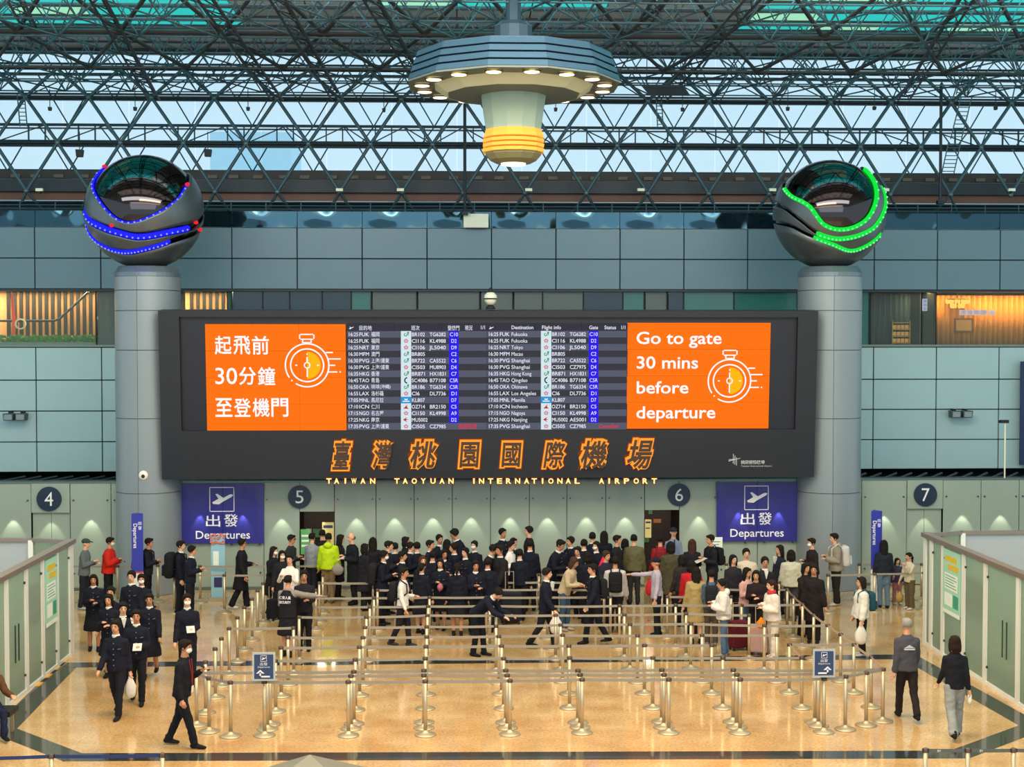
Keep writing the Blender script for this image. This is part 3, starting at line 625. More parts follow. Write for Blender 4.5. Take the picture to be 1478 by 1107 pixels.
# haloed calligraphy; the letters' backlight glow is shaped as emissive outlines
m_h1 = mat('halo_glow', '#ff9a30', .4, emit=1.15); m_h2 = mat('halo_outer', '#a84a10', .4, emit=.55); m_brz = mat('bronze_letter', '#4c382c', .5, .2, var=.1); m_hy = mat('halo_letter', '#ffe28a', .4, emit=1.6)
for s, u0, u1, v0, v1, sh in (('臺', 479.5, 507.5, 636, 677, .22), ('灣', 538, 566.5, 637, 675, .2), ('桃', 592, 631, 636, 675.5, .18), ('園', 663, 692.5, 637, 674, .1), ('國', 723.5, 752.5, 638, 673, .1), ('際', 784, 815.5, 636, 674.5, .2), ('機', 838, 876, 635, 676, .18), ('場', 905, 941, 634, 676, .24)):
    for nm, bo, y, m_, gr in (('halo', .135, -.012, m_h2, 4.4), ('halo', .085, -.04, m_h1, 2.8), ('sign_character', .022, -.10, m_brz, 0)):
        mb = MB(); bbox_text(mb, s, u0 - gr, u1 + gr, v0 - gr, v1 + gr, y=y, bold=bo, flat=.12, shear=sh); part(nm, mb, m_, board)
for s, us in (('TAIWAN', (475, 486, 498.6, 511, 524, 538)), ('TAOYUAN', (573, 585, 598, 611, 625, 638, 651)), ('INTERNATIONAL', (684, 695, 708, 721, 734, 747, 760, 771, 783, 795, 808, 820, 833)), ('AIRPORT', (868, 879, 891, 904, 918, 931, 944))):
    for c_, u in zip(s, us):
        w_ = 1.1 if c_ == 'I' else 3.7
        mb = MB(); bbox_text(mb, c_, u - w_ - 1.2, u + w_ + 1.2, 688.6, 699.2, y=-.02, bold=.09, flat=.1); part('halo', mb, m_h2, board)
        mb = MB(); bbox_text(mb, c_, u - w_, u + w_, 690, 697.8, y=-.04, bold=.03, flat=.2); part('sign_letter', mb, m_hy, board)
part('letter_rail', MB().box(bp(470, 700)[0], bp(950, 700)[0], .02, .06, bp(706, 694)[1], bp(706, 692)[1]), m_bk2, board)
m_lw = mat('logo_white', '#c9ccd2', .5)
mb = MB(); bbox_text(mb, '桃園國際機場', 1069.5, 1103.5, 664.5, 669.8, y=-.004, offset=.012); btext_y = bp(1069.5, 673.6)
add_text(mb, 'Taoyuan International Airport', btext_y[0], btext_y[1], 2.2 / FPX * 36, y=-.004, x1=bp(1114, 673)[0]); part('lettering', mb, m_lw, board)
mb = MB(); k = 36 / FPX; cx, cz = bp(1060.5, 664)
for i in range(3): mb.box(cx + (-2.6 + 2.4 * i) * k, cx + (-1.8 + 2.4 * i) * k, -.006, 0, cz + (-8 + (2 - i) * 1.5) * k, cz + (9 - i * 2.5) * k)
for i in range(3): mb.prism([(cx - 9 * k, cz - (2 + i * -1.2) * k), (cx + (8 - i) * k, cz + (2.6 - i * 1.5 + i) * k), (cx + (8 - i) * k, cz + (3.1 - i * 1.5 + i) * k), (cx - 9 * k, cz - (1.4 + i * -1.2) * k)], -.007, -.001)
part('emblem', mb, m_lw, board)
for u in (300, 480, 706, 930, 1120): x = bp(u, 600)[0]; part('bracket', MB().box(x - .1, x + .1, .5, 1.0, 1.0, 1.3), m_bk2, board)

# ============================================================ GLAZED END WALL, BEAMS
YGz = 44.0
def zz(v, Y): return P(706, v, Y).z
def xx(u, Y): return P(u, 200, Y).x
m_beam = mat('roof_steel_blue', '#2c444f', .5, .3, var=.05); m_beamd = mat('roof_steel_dark', '#182730', .5, .3); m_str = mat('strut_steel', '#3f5a66', .5, .3, var=.05); m_strw = mat('strut_steel_warm', '#2a2f34', .55, .2, var=.05)
m_sky_pane = glass_mat('skylight_pane', '#f6fbff', .05, .1)
gz = struct('window_2')
rows_ = [250, 213, 184, 147, 112, 79]
me_cache = {}
pwz = 2.0
for k in range(5):
    z0, z1 = zz(rows_[k], YGz), zz(rows_[k + 1], YGz)
    me = MB().box(.02, pwz - .02, 0, .015, z0 + .02, z1 - .02).mesh('pane', m_sky_pane)
    for i in range(-11, 12): put('pane', me, gz, (i * pwz, YGz, 0))
for v, h, m_ in ((250, .1, m_beam), (213, .10, m_beamd), (207, .05, m_beam), (184, .07, m_beam), (189, .035, m_beam), (147, .09, m_beamd), (140, .05, m_beam), (122, .03, m_beam), (112, .08, m_beam), (97, .05, m_beamd), (78, .22, m_beamd)):
    part('mullion', MB().box(-24, 24, YGz - .12, YGz + .02, zz(v, YGz) - h / 2, zz(v, YGz) + h / 2), m_, gz)
me = MB().box(-.018, .018, -.05, .02, zz(213, YGz), zz(186, YGz)).mesh('mullion', m_beam)
for i in range(-44, 45):
    if i % 3: put('mullion', me, gz, (i * .5, YGz - .1, 0))
# dark service zone between wall head and glazing
svc = struct('trim_2')
part('beam', MB().box(-24, 24, 42.6, 44.2, zz(263, 43), zz(251, 43)), mat('service_brown', '#3a3634', .6, var=.4, scale=2), svc)
part('beam', MB().box(-24, 24, 42.2, 42.6, zz(279, 42.3), zz(262, 42.3)), mat('beam_navy', '#1e2c3a', .5), svc)
part('panel_strip', MB().box(-24, 24, 42.45, 42.5, zz(291, 42.4), zz(279, 42.4)), mat('terracotta', '#7a5a4e', .6), svc)
part('backdrop', MB().box(-24, 24, 43.4, 43.6, zz(345, 43), zz(290, 43)), mat('service_teal', '#24404a', .6, var=.5, scale=1.5), svc)
part('walkway', MB().box(-24, 24, 41.4, 43.3, zz(331, 42), zz(328, 42)), m_beamd, svc)
me = MB().box(-.14, .14, -.05, 0, -.05, .05).mesh('service_box', mat('service_box', '#6a6258', .6))
for i in range(60): put('service_box', me, svc, (-21 + i * .72 + random.uniform(-.1, .1), 42.58, zz(257, 42.6)))
m_dg = bpy.data.materials.new('mirror_glass_rail'); m_dg.use_nodes = True
n = m_dg.node_tree.nodes; l = m_dg.node_tree.links; b = n['Principled BSDF']; b.inputs['Base Color'].default_value = lin('#33505e'); b.inputs['Metallic'].default_value = .85; b.inputs['Roughness'].default_value = .08
t = n.new('ShaderNodeTexCoord'); wv = n.new('ShaderNodeTexNoise'); wv.inputs['Scale'].default_value = .7; wv.inputs['Detail'].default_value = 0; wv.inputs['Distortion'].default_value = 1.2; bu = n.new('ShaderNodeBump'); bu.inputs['Strength'].default_value = .5; bu.inputs['Distance'].default_value = .25
l.new(t.outputs['Object'], wv.inputs[0]); l.new(wv.outputs['Fac'], bu.inputs['Height']); l.new(bu.outputs[0], b.inputs['Normal'])
me = MB().box(.01, pw - .01, 0, .02, 0, zz(306, 41) - zz(329, 41)).mesh('glass_panel', m_dg)
for i in range(-4, 19): put('glass_panel', me, svc, (xw0 + i * pw, 41.02, zz(329, 41)))
rail = thing('walkway_rail', 'long pipe railing of the service walkway above the panelled wall', 'railing')
for v in (293, 298, 303): part('rail', MB().tube([(-24, 41.3, zz(v, 41.3)), (24, 41.3, zz(v, 41.3))], .02, 6, False), m_str, rail)
me = MB().tube([(0, 0, 0), (0, 0, zz(292, 41.3) - zz(308, 41.3))], .018, 6, False).mesh('post', m_str)
for i in range(48): put('post', me, rail, (-23.5 + i, 41.3, zz(308, 41.3)))

# ---- ceiling deck with teal skylights
ceil = struct('ceiling'); ZC = 15.35
m_deck = mat('deck_grey', '#b0b6b2', .6, var=.08, scale=2); m_teal = mat('teal_skylight', '#35b5b0', .4, emit=1.0, ecolor='#30b8b4'); m_tg = mat('pale_green_skylight', '#9fd8a8', .4, emit=1.0, ecolor='#90d4b4')
DP = 1.15
deck = MB().box(.02, 1.98, .02, DP - .02, 0, .06).mesh('deck_panel', m_deck); dteal = MB().box(.02, 1.98, .02, DP - .02, 0, .03).mesh('skylight_panel', m_teal); dgreen = MB().box(.02, 1.98, .02, DP - .02, 0, .03).mesh('skylight_panel', m_tg)
random.seed(11)
for j in range(12):
    y = YGz - (j + 1) * DP
    for i in range(-12, 12):
        x = i * 2.0; u = 660 + (x + 1) / y * FPX
        sky = 3 <= j < 9 and (u < 300 or 515 < u < 850 or u > 1060)
        if j >= 3 and 515 < u < 850: sky = 5 <= j < 9
        me = (dgreen if random.random() < .14 else dteal) if sky else deck
        put('deck_panel' if me is deck else 'skylight_panel', me, ceil, (x, y, ZC))
part('roof_deck', MB().box(-26, 26, 0, YGz - 12 * DP, ZC, ZC + .1), m_deck, ceil)
part('roof_deck', MB().box(-26, 26, 0, YGz + .2, ZC + .15, ZC + .25), m_beamd, ceil)
me = MB().box(-24, 24, -.05, .05, -.05, 0).mesh('purlin', m_strw)
for j in range(14): put('purlin', me, ceil, (0, YGz - j * DP + .02, ZC))

# ---- space frame
sf = thing('space_frame', 'steel tube space frame roof spanning in front of the glazing, triangulated lattice', 'truss')
unit = {}
def strut(a, c, r, m, store=None):
    if store is not None:
        store.tube([a, c], r, 5, False); return
    k = m.name
    if k not in unit: unit[k] = MB().lathe([(1, 0), (1, 1)], 8).mesh('strut', m, True)
    d = c - a; o = bpy.data.objects.new('strut', unit[k]); COL.objects.link(o); o.parent = sf
    q = Vector((0, 0, 1)).rotation_difference(d.normalized()); o.rotation_mode = 'QUATERNION'
    o.location = a; o.rotation_quaternion = q; o.scale = (r, r, d.length)
m_node = mat('node_steel', '#5a7078', .4, .5); node_me = MB().ell((0, 0, 0), (.085,) * 3, 8, 6).mesh('node', m_node, True)
# outer lattice plane at depth 41.3 : chords at v=278, 208, 144, 101
YF = 41.3; mod = 88.6 / FPX * YF
def nodes(v, Y, off, module, lo=-13, hi=13, ph=0.0): z = zz(v, Y); x0 = xx(579.5, 41.3) + ph; return [Vector((x0 + (i + off) * module, Y, z)) for i in range(lo, hi)]
R0, R1, R2, R3 = nodes(278, YF, 0, mod), nodes(209, YF, .5, mod), nodes(144, YF, 0, mod), nodes(103, YF, .5, mod)
for A, off in ((R1, 1), (R2, 1)):
    strut(A[0], A[-1], .045, m_beamd)
strut(R3[0], R3[-1], .05, m_beamd)
for A, B, o_ in ((R0, R1, 0), (R1, R2, 1), (R2, R3, 0)):
    for i in range(2, len(A) - 2):
        if o_ == 0: strut(A[i], B[i], .05, m_str); strut(A[i], B[i - 1], .05, m_str)
        else: strut(A[i], B[i], .05, m_str); strut(A[i], B[i + 1], .05, m_str)
for A in (R0, R1, R2):
    for p in A[2:-2]: put('node', node_me, sf, p)
# lower feet from the bottom nodes into the service zone
for p in R0[3:-3]:
    for s_ in (-1, 1): strut(p, p + Vector((s_ * .55, .6, -.85)), .045, m_str)
# transverse truss nearer the viewer (the large triangles at the top)
mod2 = 144.0 / FPX * 34.0; x2 = P(467, 50, 34.0).x
A1 = [Vector((x2 + (i + .5) * mod2, 35.9, P(706, 101, 35.9).z)) for i in range(-7, 9)]
A2 = [Vector((x2 + i * mod2, 34.0, P(706, 50, 34.0).z)) for i in range(-7, 9)]
A3 = [Vector((x2 + (i + .5) * mod2, 32.6, P(706, -25, 32.6).z)) for i in range(-7, 9)]
for A, r in ((A1, .04), (A2, .07)): strut(A[0], A[-1], r, m_strw)
strut(A2[0] + Vector((0, .1, .1)), A2[-1] + Vector((0, .1, .1)), .045, m_strw)
for i in range(1, 15):
    strut(A2[i], A1[i], .045, m_strw); strut(A2[i], A1[i - 1], .045, m_strw)
    strut(A2[i], A3[i], .055, m_strw); strut(A2[i], A3[i - 1], .055, m_strw)
# fine second layer behind, joined as one piece of lattice
fine = MB(); m3 = mod / 2
def frow(v, Y, off): z = zz(v, Y); x0 = xx(579.5, 41.3); return [Vector((x0 + (i + off) * m3 * 1.02, Y, z)) for i in range(-26, 27)]
Yb = 43.2; FR = [frow(250, Yb, 0), frow(213, Yb, .5), frow(184, Yb, 0), frow(147, Yb, .5), frow(111, Yb, 0), frow(80, Yb, .5)]
for k in range(5):
    A, B = FR[k], FR[k + 1]
    for i in range(1, len(A) - 1):
        if k % 2 == 0:
            if i % 2: strut(A[i], B[i], .022, None, fine); strut(A[i], B[i - 1], .022, None, fine)
        elif i % 2 == 0: strut(A[i], B[i], .022, None, fine); strut(A[i], B[i + 1], .022, None, fine)
for i in range(2, len(R1) - 2):     # web between the two layers
    p = R1[i]; q = R2[i]
    for s_ in (-.5, .5): strut(p, Vector((p.x + s_ * mod, Yb, zz(184, Yb))), .02, None, fine); strut(q, Vector((q.x + s_ * mod, Yb, zz(111, Yb))), .02, None, fine)
# flat double layer under the deck
gm = 1.85
for lay, z, oy in ((0, 13.55, 0), (1, 14.95, gm / 2)):
    for j in range(0, 8):
        y = 41.0 - j * gm - oy
        fine.tube([(-20, y, z), (20, y, z)], .022, 5, False)
for j in range(0, 7):
    y = 41.0 - j * gm
    for i in range(-11, 11):
        p = Vector((i * gm + (j % 2) * gm / 2, y, 13.55))
        for dx in (-.5, .5):
            fine.tube([p, (p.x + dx * gm, y - gm / 2, 14.95)], .018, 5, False); fine.tube([p, (p.x + dx * gm, y + gm / 2, 14.95)], .018, 5, False)
            fine.tube([p, (p.x + dx * gm, y - gm, 13.55)], .022, 5, False)
tag(part('lattice', fine, m_str, sf), kind='stuff')
# diagonal trussed ribs running up towards the viewer
def rib(a, c, w_=.16, n_=9):
    d = c - a; s_ = Vector((w_, 0, 0)); up = Vector((0, 0, w_ * 1.2)); mb = MB()
    for o_ in (-s_, s_, up): mb.tube([a + o_, c + o_], .032, 6, False)
    for i in range(n_):
        p, q = a + d * (i / n_), a + d * ((i + 1) / n_); mb.tube([p - s_, q + s_], .016, 5, False); mb.tube([p + s_, q + up], .016, 5, False); mb.tube([p - s_, q + up], .016, 5, False)
    part('rib', mb, m_strw, sf)
for u0, v0, u1, v1 in ((395, -10, 487, 144), (1095, -10, 955, 144), (130, -20, 222, 144), (290, -10, 400, 144), (1400, -10, 1305, 144), (960, -10, 900, 76), (22, 0, 60, 76), (530, -10, 620, 144)):
    rib(P(u0, v0, 29.0), P(u1, v1, 40.8))
# catwalk plate, cables, speakers, ladders
o = thing('catwalk_plate', 'dark perforated plate hung in the roof right of the chandelier', 'platform', P(963, 130, 38)); part('plate', MB().slab([(-.75, -.5), (.35, -.5), (.75, .9), (-.3, .9)], 0, .05), m_beamd, o)
for a, c in ((-.6, -.4), (.3, -.4), (.6, .8)): part('hanger', MB().tube([(a, c, 0), (a, c, 1.3)], .012, 5), m_beamd, o)
for u, v0, v1, lab in ((671, 143, 308, 'dark vertical cable pole below the chandelier, left of it'), (1357, 122, 292, 'dark vertical cable pole at the right, beside the roof ladder')):
    a = P(u, v1, 40.6); c = P(u, v0, 40.6); o = thing('cable_pole', lab, 'pole', a); part('pole', MB().tube([(0, 0, 0), (0, 0, c.z - a.z)], .045, 8), m_beamd, o); part('foot', MB().box(-.09, .09, -.09, .09, -.05, .05), m_beamd, o)
for u, v, s_, lab in ((115, 221, 9, 'large black hanging loudspeaker at upper left, left of the blue sphere'), (300, 220.5, 9, 'large black hanging loudspeaker right of the blue sphere'), (72, 157, 4.5, 'small black box speaker at far upper left'), (195, 157, 4.5, 'small black box speaker above the blue sphere'), (358, 157, 4.5, 'small black box speaker up right of the blue sphere'), (554, 159, 4.5, 'small black box speaker left of the chandelier'), (802, 158, 4.5, 'small black box speaker just right of the chandelier'), (985, 158, 4.5, 'small black box speaker below the catwalk plate'), (1137, 157, 4.5, 'small black box speaker left above the green sphere'), (1262, 156, 4.5, 'small black box speaker right above the green sphere'), (1437, 156, 4.5, 'small black box speaker at far upper right')):
    k = s_ / FPX * 40.7; o = thing('hanging_speaker', lab, 'speaker', P(u, v, 40.7)); part('cabinet', MB().prism([(-k * .45, -k * .6), (k * .45, -k * .6), (k * .6, k * .5), (-k * .55, k * .55)], -k * .5, k * .5), mat('speaker_black', '#131a20', .6), o); part('hanger', MB().tube([(0, 0, k * .5), (0, 0, k * .5 + .5)], .012, 5), m_beamd, o)
def ladder(u0, v0, u1, v1, Y, n_, lab, wpx=6):
    a, c = P(u0, v0, Y), P(u1, v1, Y); w_ = wpx / FPX * Y; o = thing('roof_ladder', lab, 'ladder', a); d = c - a
    for s_ in (-w_, w_): part('rail', MB().tube([(s_, 0, 0), (d.x + s_, 0, d.z)], .018, 5), m_str, o)
    for i in range(n_): f = (i + .5) / n_; part('rung', MB().tube([(d.x * f - w_, 0, d.z * f), (d.x * f + w_, 0, d.z * f)], .014, 5), m_str, o)
ladder(34, 182, 30, 136, 40.9, 8, 'short steel ladder in the lattice at far upper left', 5); ladder(1368, 250, 1378, 205, 40.9, 8, 'lower run of the steel roof ladder at right', 9); ladder(1380, 200, 1395, 140, 40.9, 10, 'middle run of the steel roof ladder at right', 8); ladder(1388, 136, 1394, 112, 40.9, 5, 'top run of the steel roof ladder at right', 8); ladder(953, 182, 951, 145, 40.9, 7, 'short steel ladder under the catwalk plate', 4)
bx = thing('light_box', 'white box lamp standing on the wall head above the board', 'lamp', P(687, 330, 40.85)); part('box', bevel(MB().box(-.36, .36, -.1, .1, .02, .42).mesh('box', mat('box_white_glow', '#e8e8cc', .5, emit=.75)), .02), bx) if False else put('box', bevel(MB().box(-.36, .36, -.1, .1, .02, .42).mesh('box', mat('box_white', '#eeeedd', .5)), .02), bx); part('foot', MB().box(-.3, .3, -.06, .06, 0, .02), m_beamd, bx)
for u in (578, 763, 925, 1115, 1278, 1460, 57, 490): o = thing('node_lamp', 'small white lamp on a bottom node of the roof lattice', 'lamp', P(u, 274, 41.0), group='small lamps on the bottom nodes'); part('body', MB().box(-.1, .1, -.05, .05, -.04, .04), mat('box_white'), o); part('bracket', MB().box(-.02, .02, -.02, .1, -.1, -.04), m_beamd, o)
# buildings far outside
for u0, u1, v0, v1, Y, lab in ((303, 420, 190, 262, 90, 'pale blue far tower seen through the left glazing'), (560, 640, 246, 262, 110, 'low far hill outside behind the centre glazing')):
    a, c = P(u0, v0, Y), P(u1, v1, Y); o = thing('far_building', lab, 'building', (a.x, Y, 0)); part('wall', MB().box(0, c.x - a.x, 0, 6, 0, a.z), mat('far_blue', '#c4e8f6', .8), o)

# ============================================================ CHANDELIER (space-age lamp)
cl = thing('ceiling_lantern', 'huge polygonal hanging lantern with teal rim and glowing amber bottom', 'chandelier', P(741, 490, 30.0))
cl.location.z = 0
m_rim = mat('lantern_teal', '#24485d', .5, .1, var=.05); m_rim2 = mat('lantern_teal_dark', '#2b4656', .5, .2); m_cream = mat('lantern_cream', '#cdd8c0', .5, var=.04); m_amber = mat('lantern_amber', '#d8a048', .5, emit=.45, ecolor='#e8a848'); m_und = mat('lantern_underside', '#5d6a66', .5, var=.08)
NS = 12; ph = pi / 12
def facets(prof, name, m): return part(name, MB().lathe(prof, NS, ph=ph), m, cl)
zr0, zr1 = 11.82, 12.45
for k in range(4):
    f0, f1 = k / 4, (k + 1) / 4; r0 = 2.27 - .22 * f0; r1 = 2.27 - .22 * f1
    part('rim_panel', MB().lathe([(r0 - .1, zr0 + (zr1 - zr0) * f0 + .02), (r0, zr0 + (zr1 - zr0) * f0 + .025), (r1 + .012, zr0 + (zr1 - zr0) * f1 - .015), (r1 - .1, zr0 + (zr1 - zr0) * f1 - .01)], NS, ph=ph, cap=False), m_rim, cl)
facets([(2.1, zr0 + .01), (2.16, zr0 + .03), (1.98, zr1 - .01), (1.9, zr1)], 'rim_core', m_rim2)
facets([(1.5, zr1 - .02), (2.03, zr1 - .02), (2.03, zr1 + .01), (1.2, zr1 + .1), (.45, zr1 + .14)], 'roof_plate', m_rim2)
part('soffit', MB().lathe([(1.66, zr0 - .02), (2.26, zr0 - .02), (2.26, zr0 + .02), (1.66, zr0 + .02)], NS, ph=ph, cap=False), m_und, cl)
facets([(1.40, 11.64), (1.42, 11.62), (1.72, zr0 - .01), (1.72, zr0 + .03)], 'cone', m_cream)
facets([(.5, 11.60), (1.40, 11.62), (1.40, 11.66), (.5, 11.66)], 'bottom_plate', m_und)
facets([(.60, 10.90), (.60, 10.95), (.69, 11.55), (.70, 11.66)], 'neck', mat('lantern_neck', '#8fa89c', .5, var=.04))
part('neck_rib', MB().lathe([(.62, 10.9), (.715, 11.6)], NS, ph=ph, cap=False), mat('lantern_neck'), cl) if False else None
facets([(.36, 10.2), (.5, 10.27), (.60, 10.38), (.60, 10.42)], 'lower_cap', mat('lantern_cap', '#7b7c5c', .5))
for k in range(3): facets([(.58, 10.42 + k * .1), (.655, 10.425 + k * .1), (.665, 10.49 + k * .1), (.58, 10.495 + k * .1)], 'louvre', m_amber)
facets([(.56, 10.4), (.60, 10.42), (.60, 10.72), (.56, 10.74)], 'lamp_core', mat('lantern_core', '#a85a20', .5, emit=.6, ecolor='#c8742c'))
facets([(.64, 10.72), (.655, 10.73), (.60, 10.9), (.58, 10.94)], 'shoulder', m_amber)
m_dsk = mat('downlight_disc', '#fff0d0', .4, emit=3.0)
for k in range(16): a = k * pi / 8 + .15; part('downlight', MB().lathe([(.15, -.035), (.15, .0)], 20), m_dsk, cl, loc=(1.93 * cos(a), 1.93 * sin(a), zr0 - .03)); part('downlight_ring', MB().lathe([(.155, -.03), (.185, -.03), (.185, 0), (.155, 0)], 20, cap=False), mat('brass'), cl, loc=(1.93 * cos(a), 1.93 * sin(a), zr0 - .03))
part('downlight', MB().lathe([(.26, -.03), (.26, 0)], 24), m_dsk, cl, loc=(0, 0, 10.2))
facets([(.40, zr1 + .12), (.40, 13.05), (.30, 13.15)], 'drum', m_rim2); part('stem', MB().lathe([(.16, 13.1), (.16, ZC)], 12), m_rim2, cl)
for a in (-.14, .14): part('bolt', MB().lathe([(.03, 0), (.03, .12)], 8), mat('box_white'), cl, loc=(a, -.41, zr1 + .16))
# ============================================================ WALL FIXTURES
def twin_flood(u, v, lab):
    o = thing('floodlight', lab, 'floodlight', P(u, v, YW - .06))
    for s_ in (-.17, .17):
        part('housing', MB().prism([(s_ - .13, -.1), (s_ + .13, -.1), (s_ + .15, .1), (s_ - .15, .1)], -.42, -.16), mat('flood_grey', '#4e5658', .5, .4), o)
        part('lens', MB().box(s_ - .11, s_ + .11, -.44, -.42, -.075, .075), mat('flood_lens', '#8c9a9c', .2), o)
        part('bracket', MB().box(s_ - .03, s_ + .03, -.3, 0, .1, .15), m_dk, o)
twin_flood(27, 601, 'pair of grey floodlights on the panelled wall at far left'); twin_flood(1381.5, 597, 'pair of grey floodlights on the panelled wall at right')
o = thing('camera_dome', 'white round security camera standing on top of the display board', 'camera', P(708, 447, 36.1))
for nm, pr, m_ in (('base', [(.13, .02), (.1, .08), (.06, .12)], m_dk), ('body', [(.09, .12), (.14, .2), (.17, .3), (.15, .38), (.08, .44)], mat('box_white')), ('lens', [(.165, .26), (.168, .3)], m_dk), ('cap', [(.07, .44), (.06, .5), (.02, .56)], m_dk)): part(nm, MB().lathe(pr, 20), m_, o, True)
o = thing('wall_sensor', 'small white round sensor on the left column', 'sensor', P(207, 686, 36.9 - .83)); part('body', MB().ell((0, 0, 0), (.12, .05, .12), 14, 8), mat('box_white'), o, True); part('lens', MB().ell((0, -.04, -.02), (.05, .025, .05), 10, 6), m_dk, o, True)
o = thing('pole_camera', 'thin white pole with a small dark camera at right above sign 7', 'camera', P(1450, 692, 37.05)); part('pole', MB().tube([(0, 0, 0), (0, 0, 1.5)], .02, 8), mat('box_white'), o); part('camera_body', MB().box(-.14, .08, -.06, .06, 1.5, 1.58), m_dk, o); part('lens', MB().lathe([(.03, 0), (.03, .04)], 10), m_dk, o, loc=(-.14, 0, 1.54), rot=(0, -pi / 2, 0))
o = thing('vertical_banner', 'dark blue vertical banner at the right frame edge', 'banner', P(1472, 671, 40.7)); part('panel', MB().box(0, 1.2, 0, .05, 0, P(1472, 522, 40.8).z - P(1472, 671, 40.8).z), mat('banner_blue', '#20325c', .5), o); part('bracket', MB().box(.1, .2, .05, .2, .2, .3), m_dk, o)

# ============================================================ GLASS BOOTHS
m_mull = mat('booth_alu', '#e4e9e4', .4, .1, var=.03); m_railb = mat('booth_rail', '#8f8580', .35, .5); m_bg_ = glass_mat('booth_glass', '#dde8dd', .13, .08); m_far = mat('booth_back', '#a4b0b8', .5, var=.04)
def booth(side):
    if side < 0: cz_ = F(103, 945); Yb_ = cz_.y; xw = cz_.x; name = 'left'; cuts_u = [103, 97, 78, 57, 33, 4, -40, -90]
    else: cz_ = F(1336, 930); Yb_ = cz_.y; xw = cz_.x; name = 'right'; cuts_u = [1336, 1348, 1365, 1395, 1427, 1475, 1530, 1600]
    Ht = 2.33; s = side
    o = thing('glass_booth', 'frosted glass booth with brown top rail at the %s edge of the hall' % name, 'booth', (xw, 0, 0))
    ys = []
    for u in cuts_u:
        d = ray(u, 600); ys.append(min(Yb_, xw / d.x * d.y))
    for i, y in enumerate(ys):
        w_ = .075; part('post', MB().box(-w_ * .6, w_ * .6, y - w_, y + w_, 0, Ht), m_mull, o)
        if i + 1 < len(ys): part('glass_pane', MB().box(-.01, .01, ys[i + 1] + .08, y - .08, .06, Ht - .05), m_bg_, o); part('bottom_rail', MB().box(-.04, .04, ys[i + 1] + .07, y - .07, 0, .07), m_mull, o)
    part('top_rail', MB().box(-.09, .09, ys[-1], Yb_ + .1, Ht - .03, Ht + .06), m_railb, o)
    # far end wall
    xe = s * 14; ch_ = .9 * s
    part('end_wall', MB().box(ch_, xe, Yb_ + .35, Yb_ + .4, .05, Ht - .02), m_far, o); part('end_rail', MB().box(ch_ - .03 * s, xe, Yb_ + .31, Yb_ + .44, Ht - .03, Ht + .04), m_railb, o)
    mb = MB(); strip = [(0, Yb_), (ch_, Yb_ + .37)]; mb.slab([(-.03, Yb_ - .03), (ch_, Yb_ + .31), (ch_, Yb_ + .43), (-.03, Yb_ + .07)], Ht - .03, Ht + .04); part('corner_rail', mb, m_railb, o)
    mb = MB(); mb.slab([(0, Yb_), (ch_, Yb_ + .36), (ch_, Yb_ + .38), (0, Yb_ + .02)], .05, Ht - .03); part('corner_pane', mb, m_bg_, o); part('post', MB().box(ch_ - .05, ch_ + .05, Yb_ + .3, Yb_ + .45, 0, Ht), m_mull, o)
    part('inner_wall', MB().box(s * 6.2, s * 6.25, ys[-1], Yb_ + .3, 0, 1.7), m_far, o); part('counter', MB().box(s * 1.6, s * 2.2, ys[-1] + 1, Yb_ - 1.2, 0, 1.0), mat('booth_counter', '#a0a8a0', .5), o)
    area_light('booth_fill', (xw + s * 5, Yb_ - 6, 6.5), (6, 8), 110, (.9, 1, .95))  # added fill light above the booth, brightens its inside
    # handle and locks
    k = 4; ym = (ys[k] + ys[k + 1]) / 2 - (.25 if s > 0 else .1)
    for dx in (-.05, .05): part('door_handle', MB().tube([(-s * .06, ym + dx * 2, .72), (-s * .06, ym + dx * 2, 1.38)], .014, 6), mat('fixing_steel'), o)
    for y in ys[1:5]:
        for zz_ in (.35, 2.05): part('fixing', MB().lathe([(.025, 0), (.025, .03)], 8), mat('fixing_steel'), o, loc=(-s * .03, y - .16, zz_), rot=(0, -s * pi / 2, 0))
    # poster on the glass
    a, c = (ys[2], ys[3]); y0, y1 = min(a, c) + .1, max(a, c) - .1
    po = thing('poster', 'tall green and white poster with yellow heading on the %s glass booth' % name, 'poster', (xw - s * .05, 0, 0))
    part('sheet', MB().box(-.008, .008, y0, y1, .95, 2.25), mat('poster_mint', '#9fd6c0', .5, var=.05), po)
    W = y1 - y0; m_pw, m_py, m_pt = mat('poster_white', '#e6f0e8', .5), mat('poster_yellow', '#d8b830', .5), mat('poster_teal', '#3a9a80', .5)
    def pr(f0, f1, z0, z1, m_, k=1):
        if s > 0: f0, f1 = 1 - f1, 1 - f0
        part('print', MB().box(-s * (.008 + .002 * k), 0, y0 + W * f0, y0 + W * f1, z0, z1), m_, po)
    pr(.15, .8, 2.02, 2.13, m_py, 2); pr(.3, .9, 1.86, 1.97, m_py, 2); pr(.1, .85, 1.45, 1.78, m_pw); pr(.1, .55, 1.12, 1.38, m_pw); pr(.6, .9, 1.12, 1.38, m_pt); pr(0, 1, .95, 1.03, m_pw)
    for i in range(5): pr(.14, .8 - .08 * (i % 3), 1.50 + i * .055, 1.515 + i * .055, m_pt, 3)
    # monitor inside
    a, c = (ys[3], ys[4]); tv = thing('monitor', 'dark blue wall screen inside the %s glass booth' % name, 'screen', (xw + s * .14, 0, 0))
    y0, y1 = min(a, c) + .12, max(a, c) - .06
    part('bezel', MB().box(-.03, .03, y0, y1, 1.12, 1.9), m_dk, tv); part('display', MB().box(-s * .036, 0, y0 + .04, y1 - .04, 1.16, 1.86), mat('monitor_glow', '#24405c', .4, emit=.6), tv)
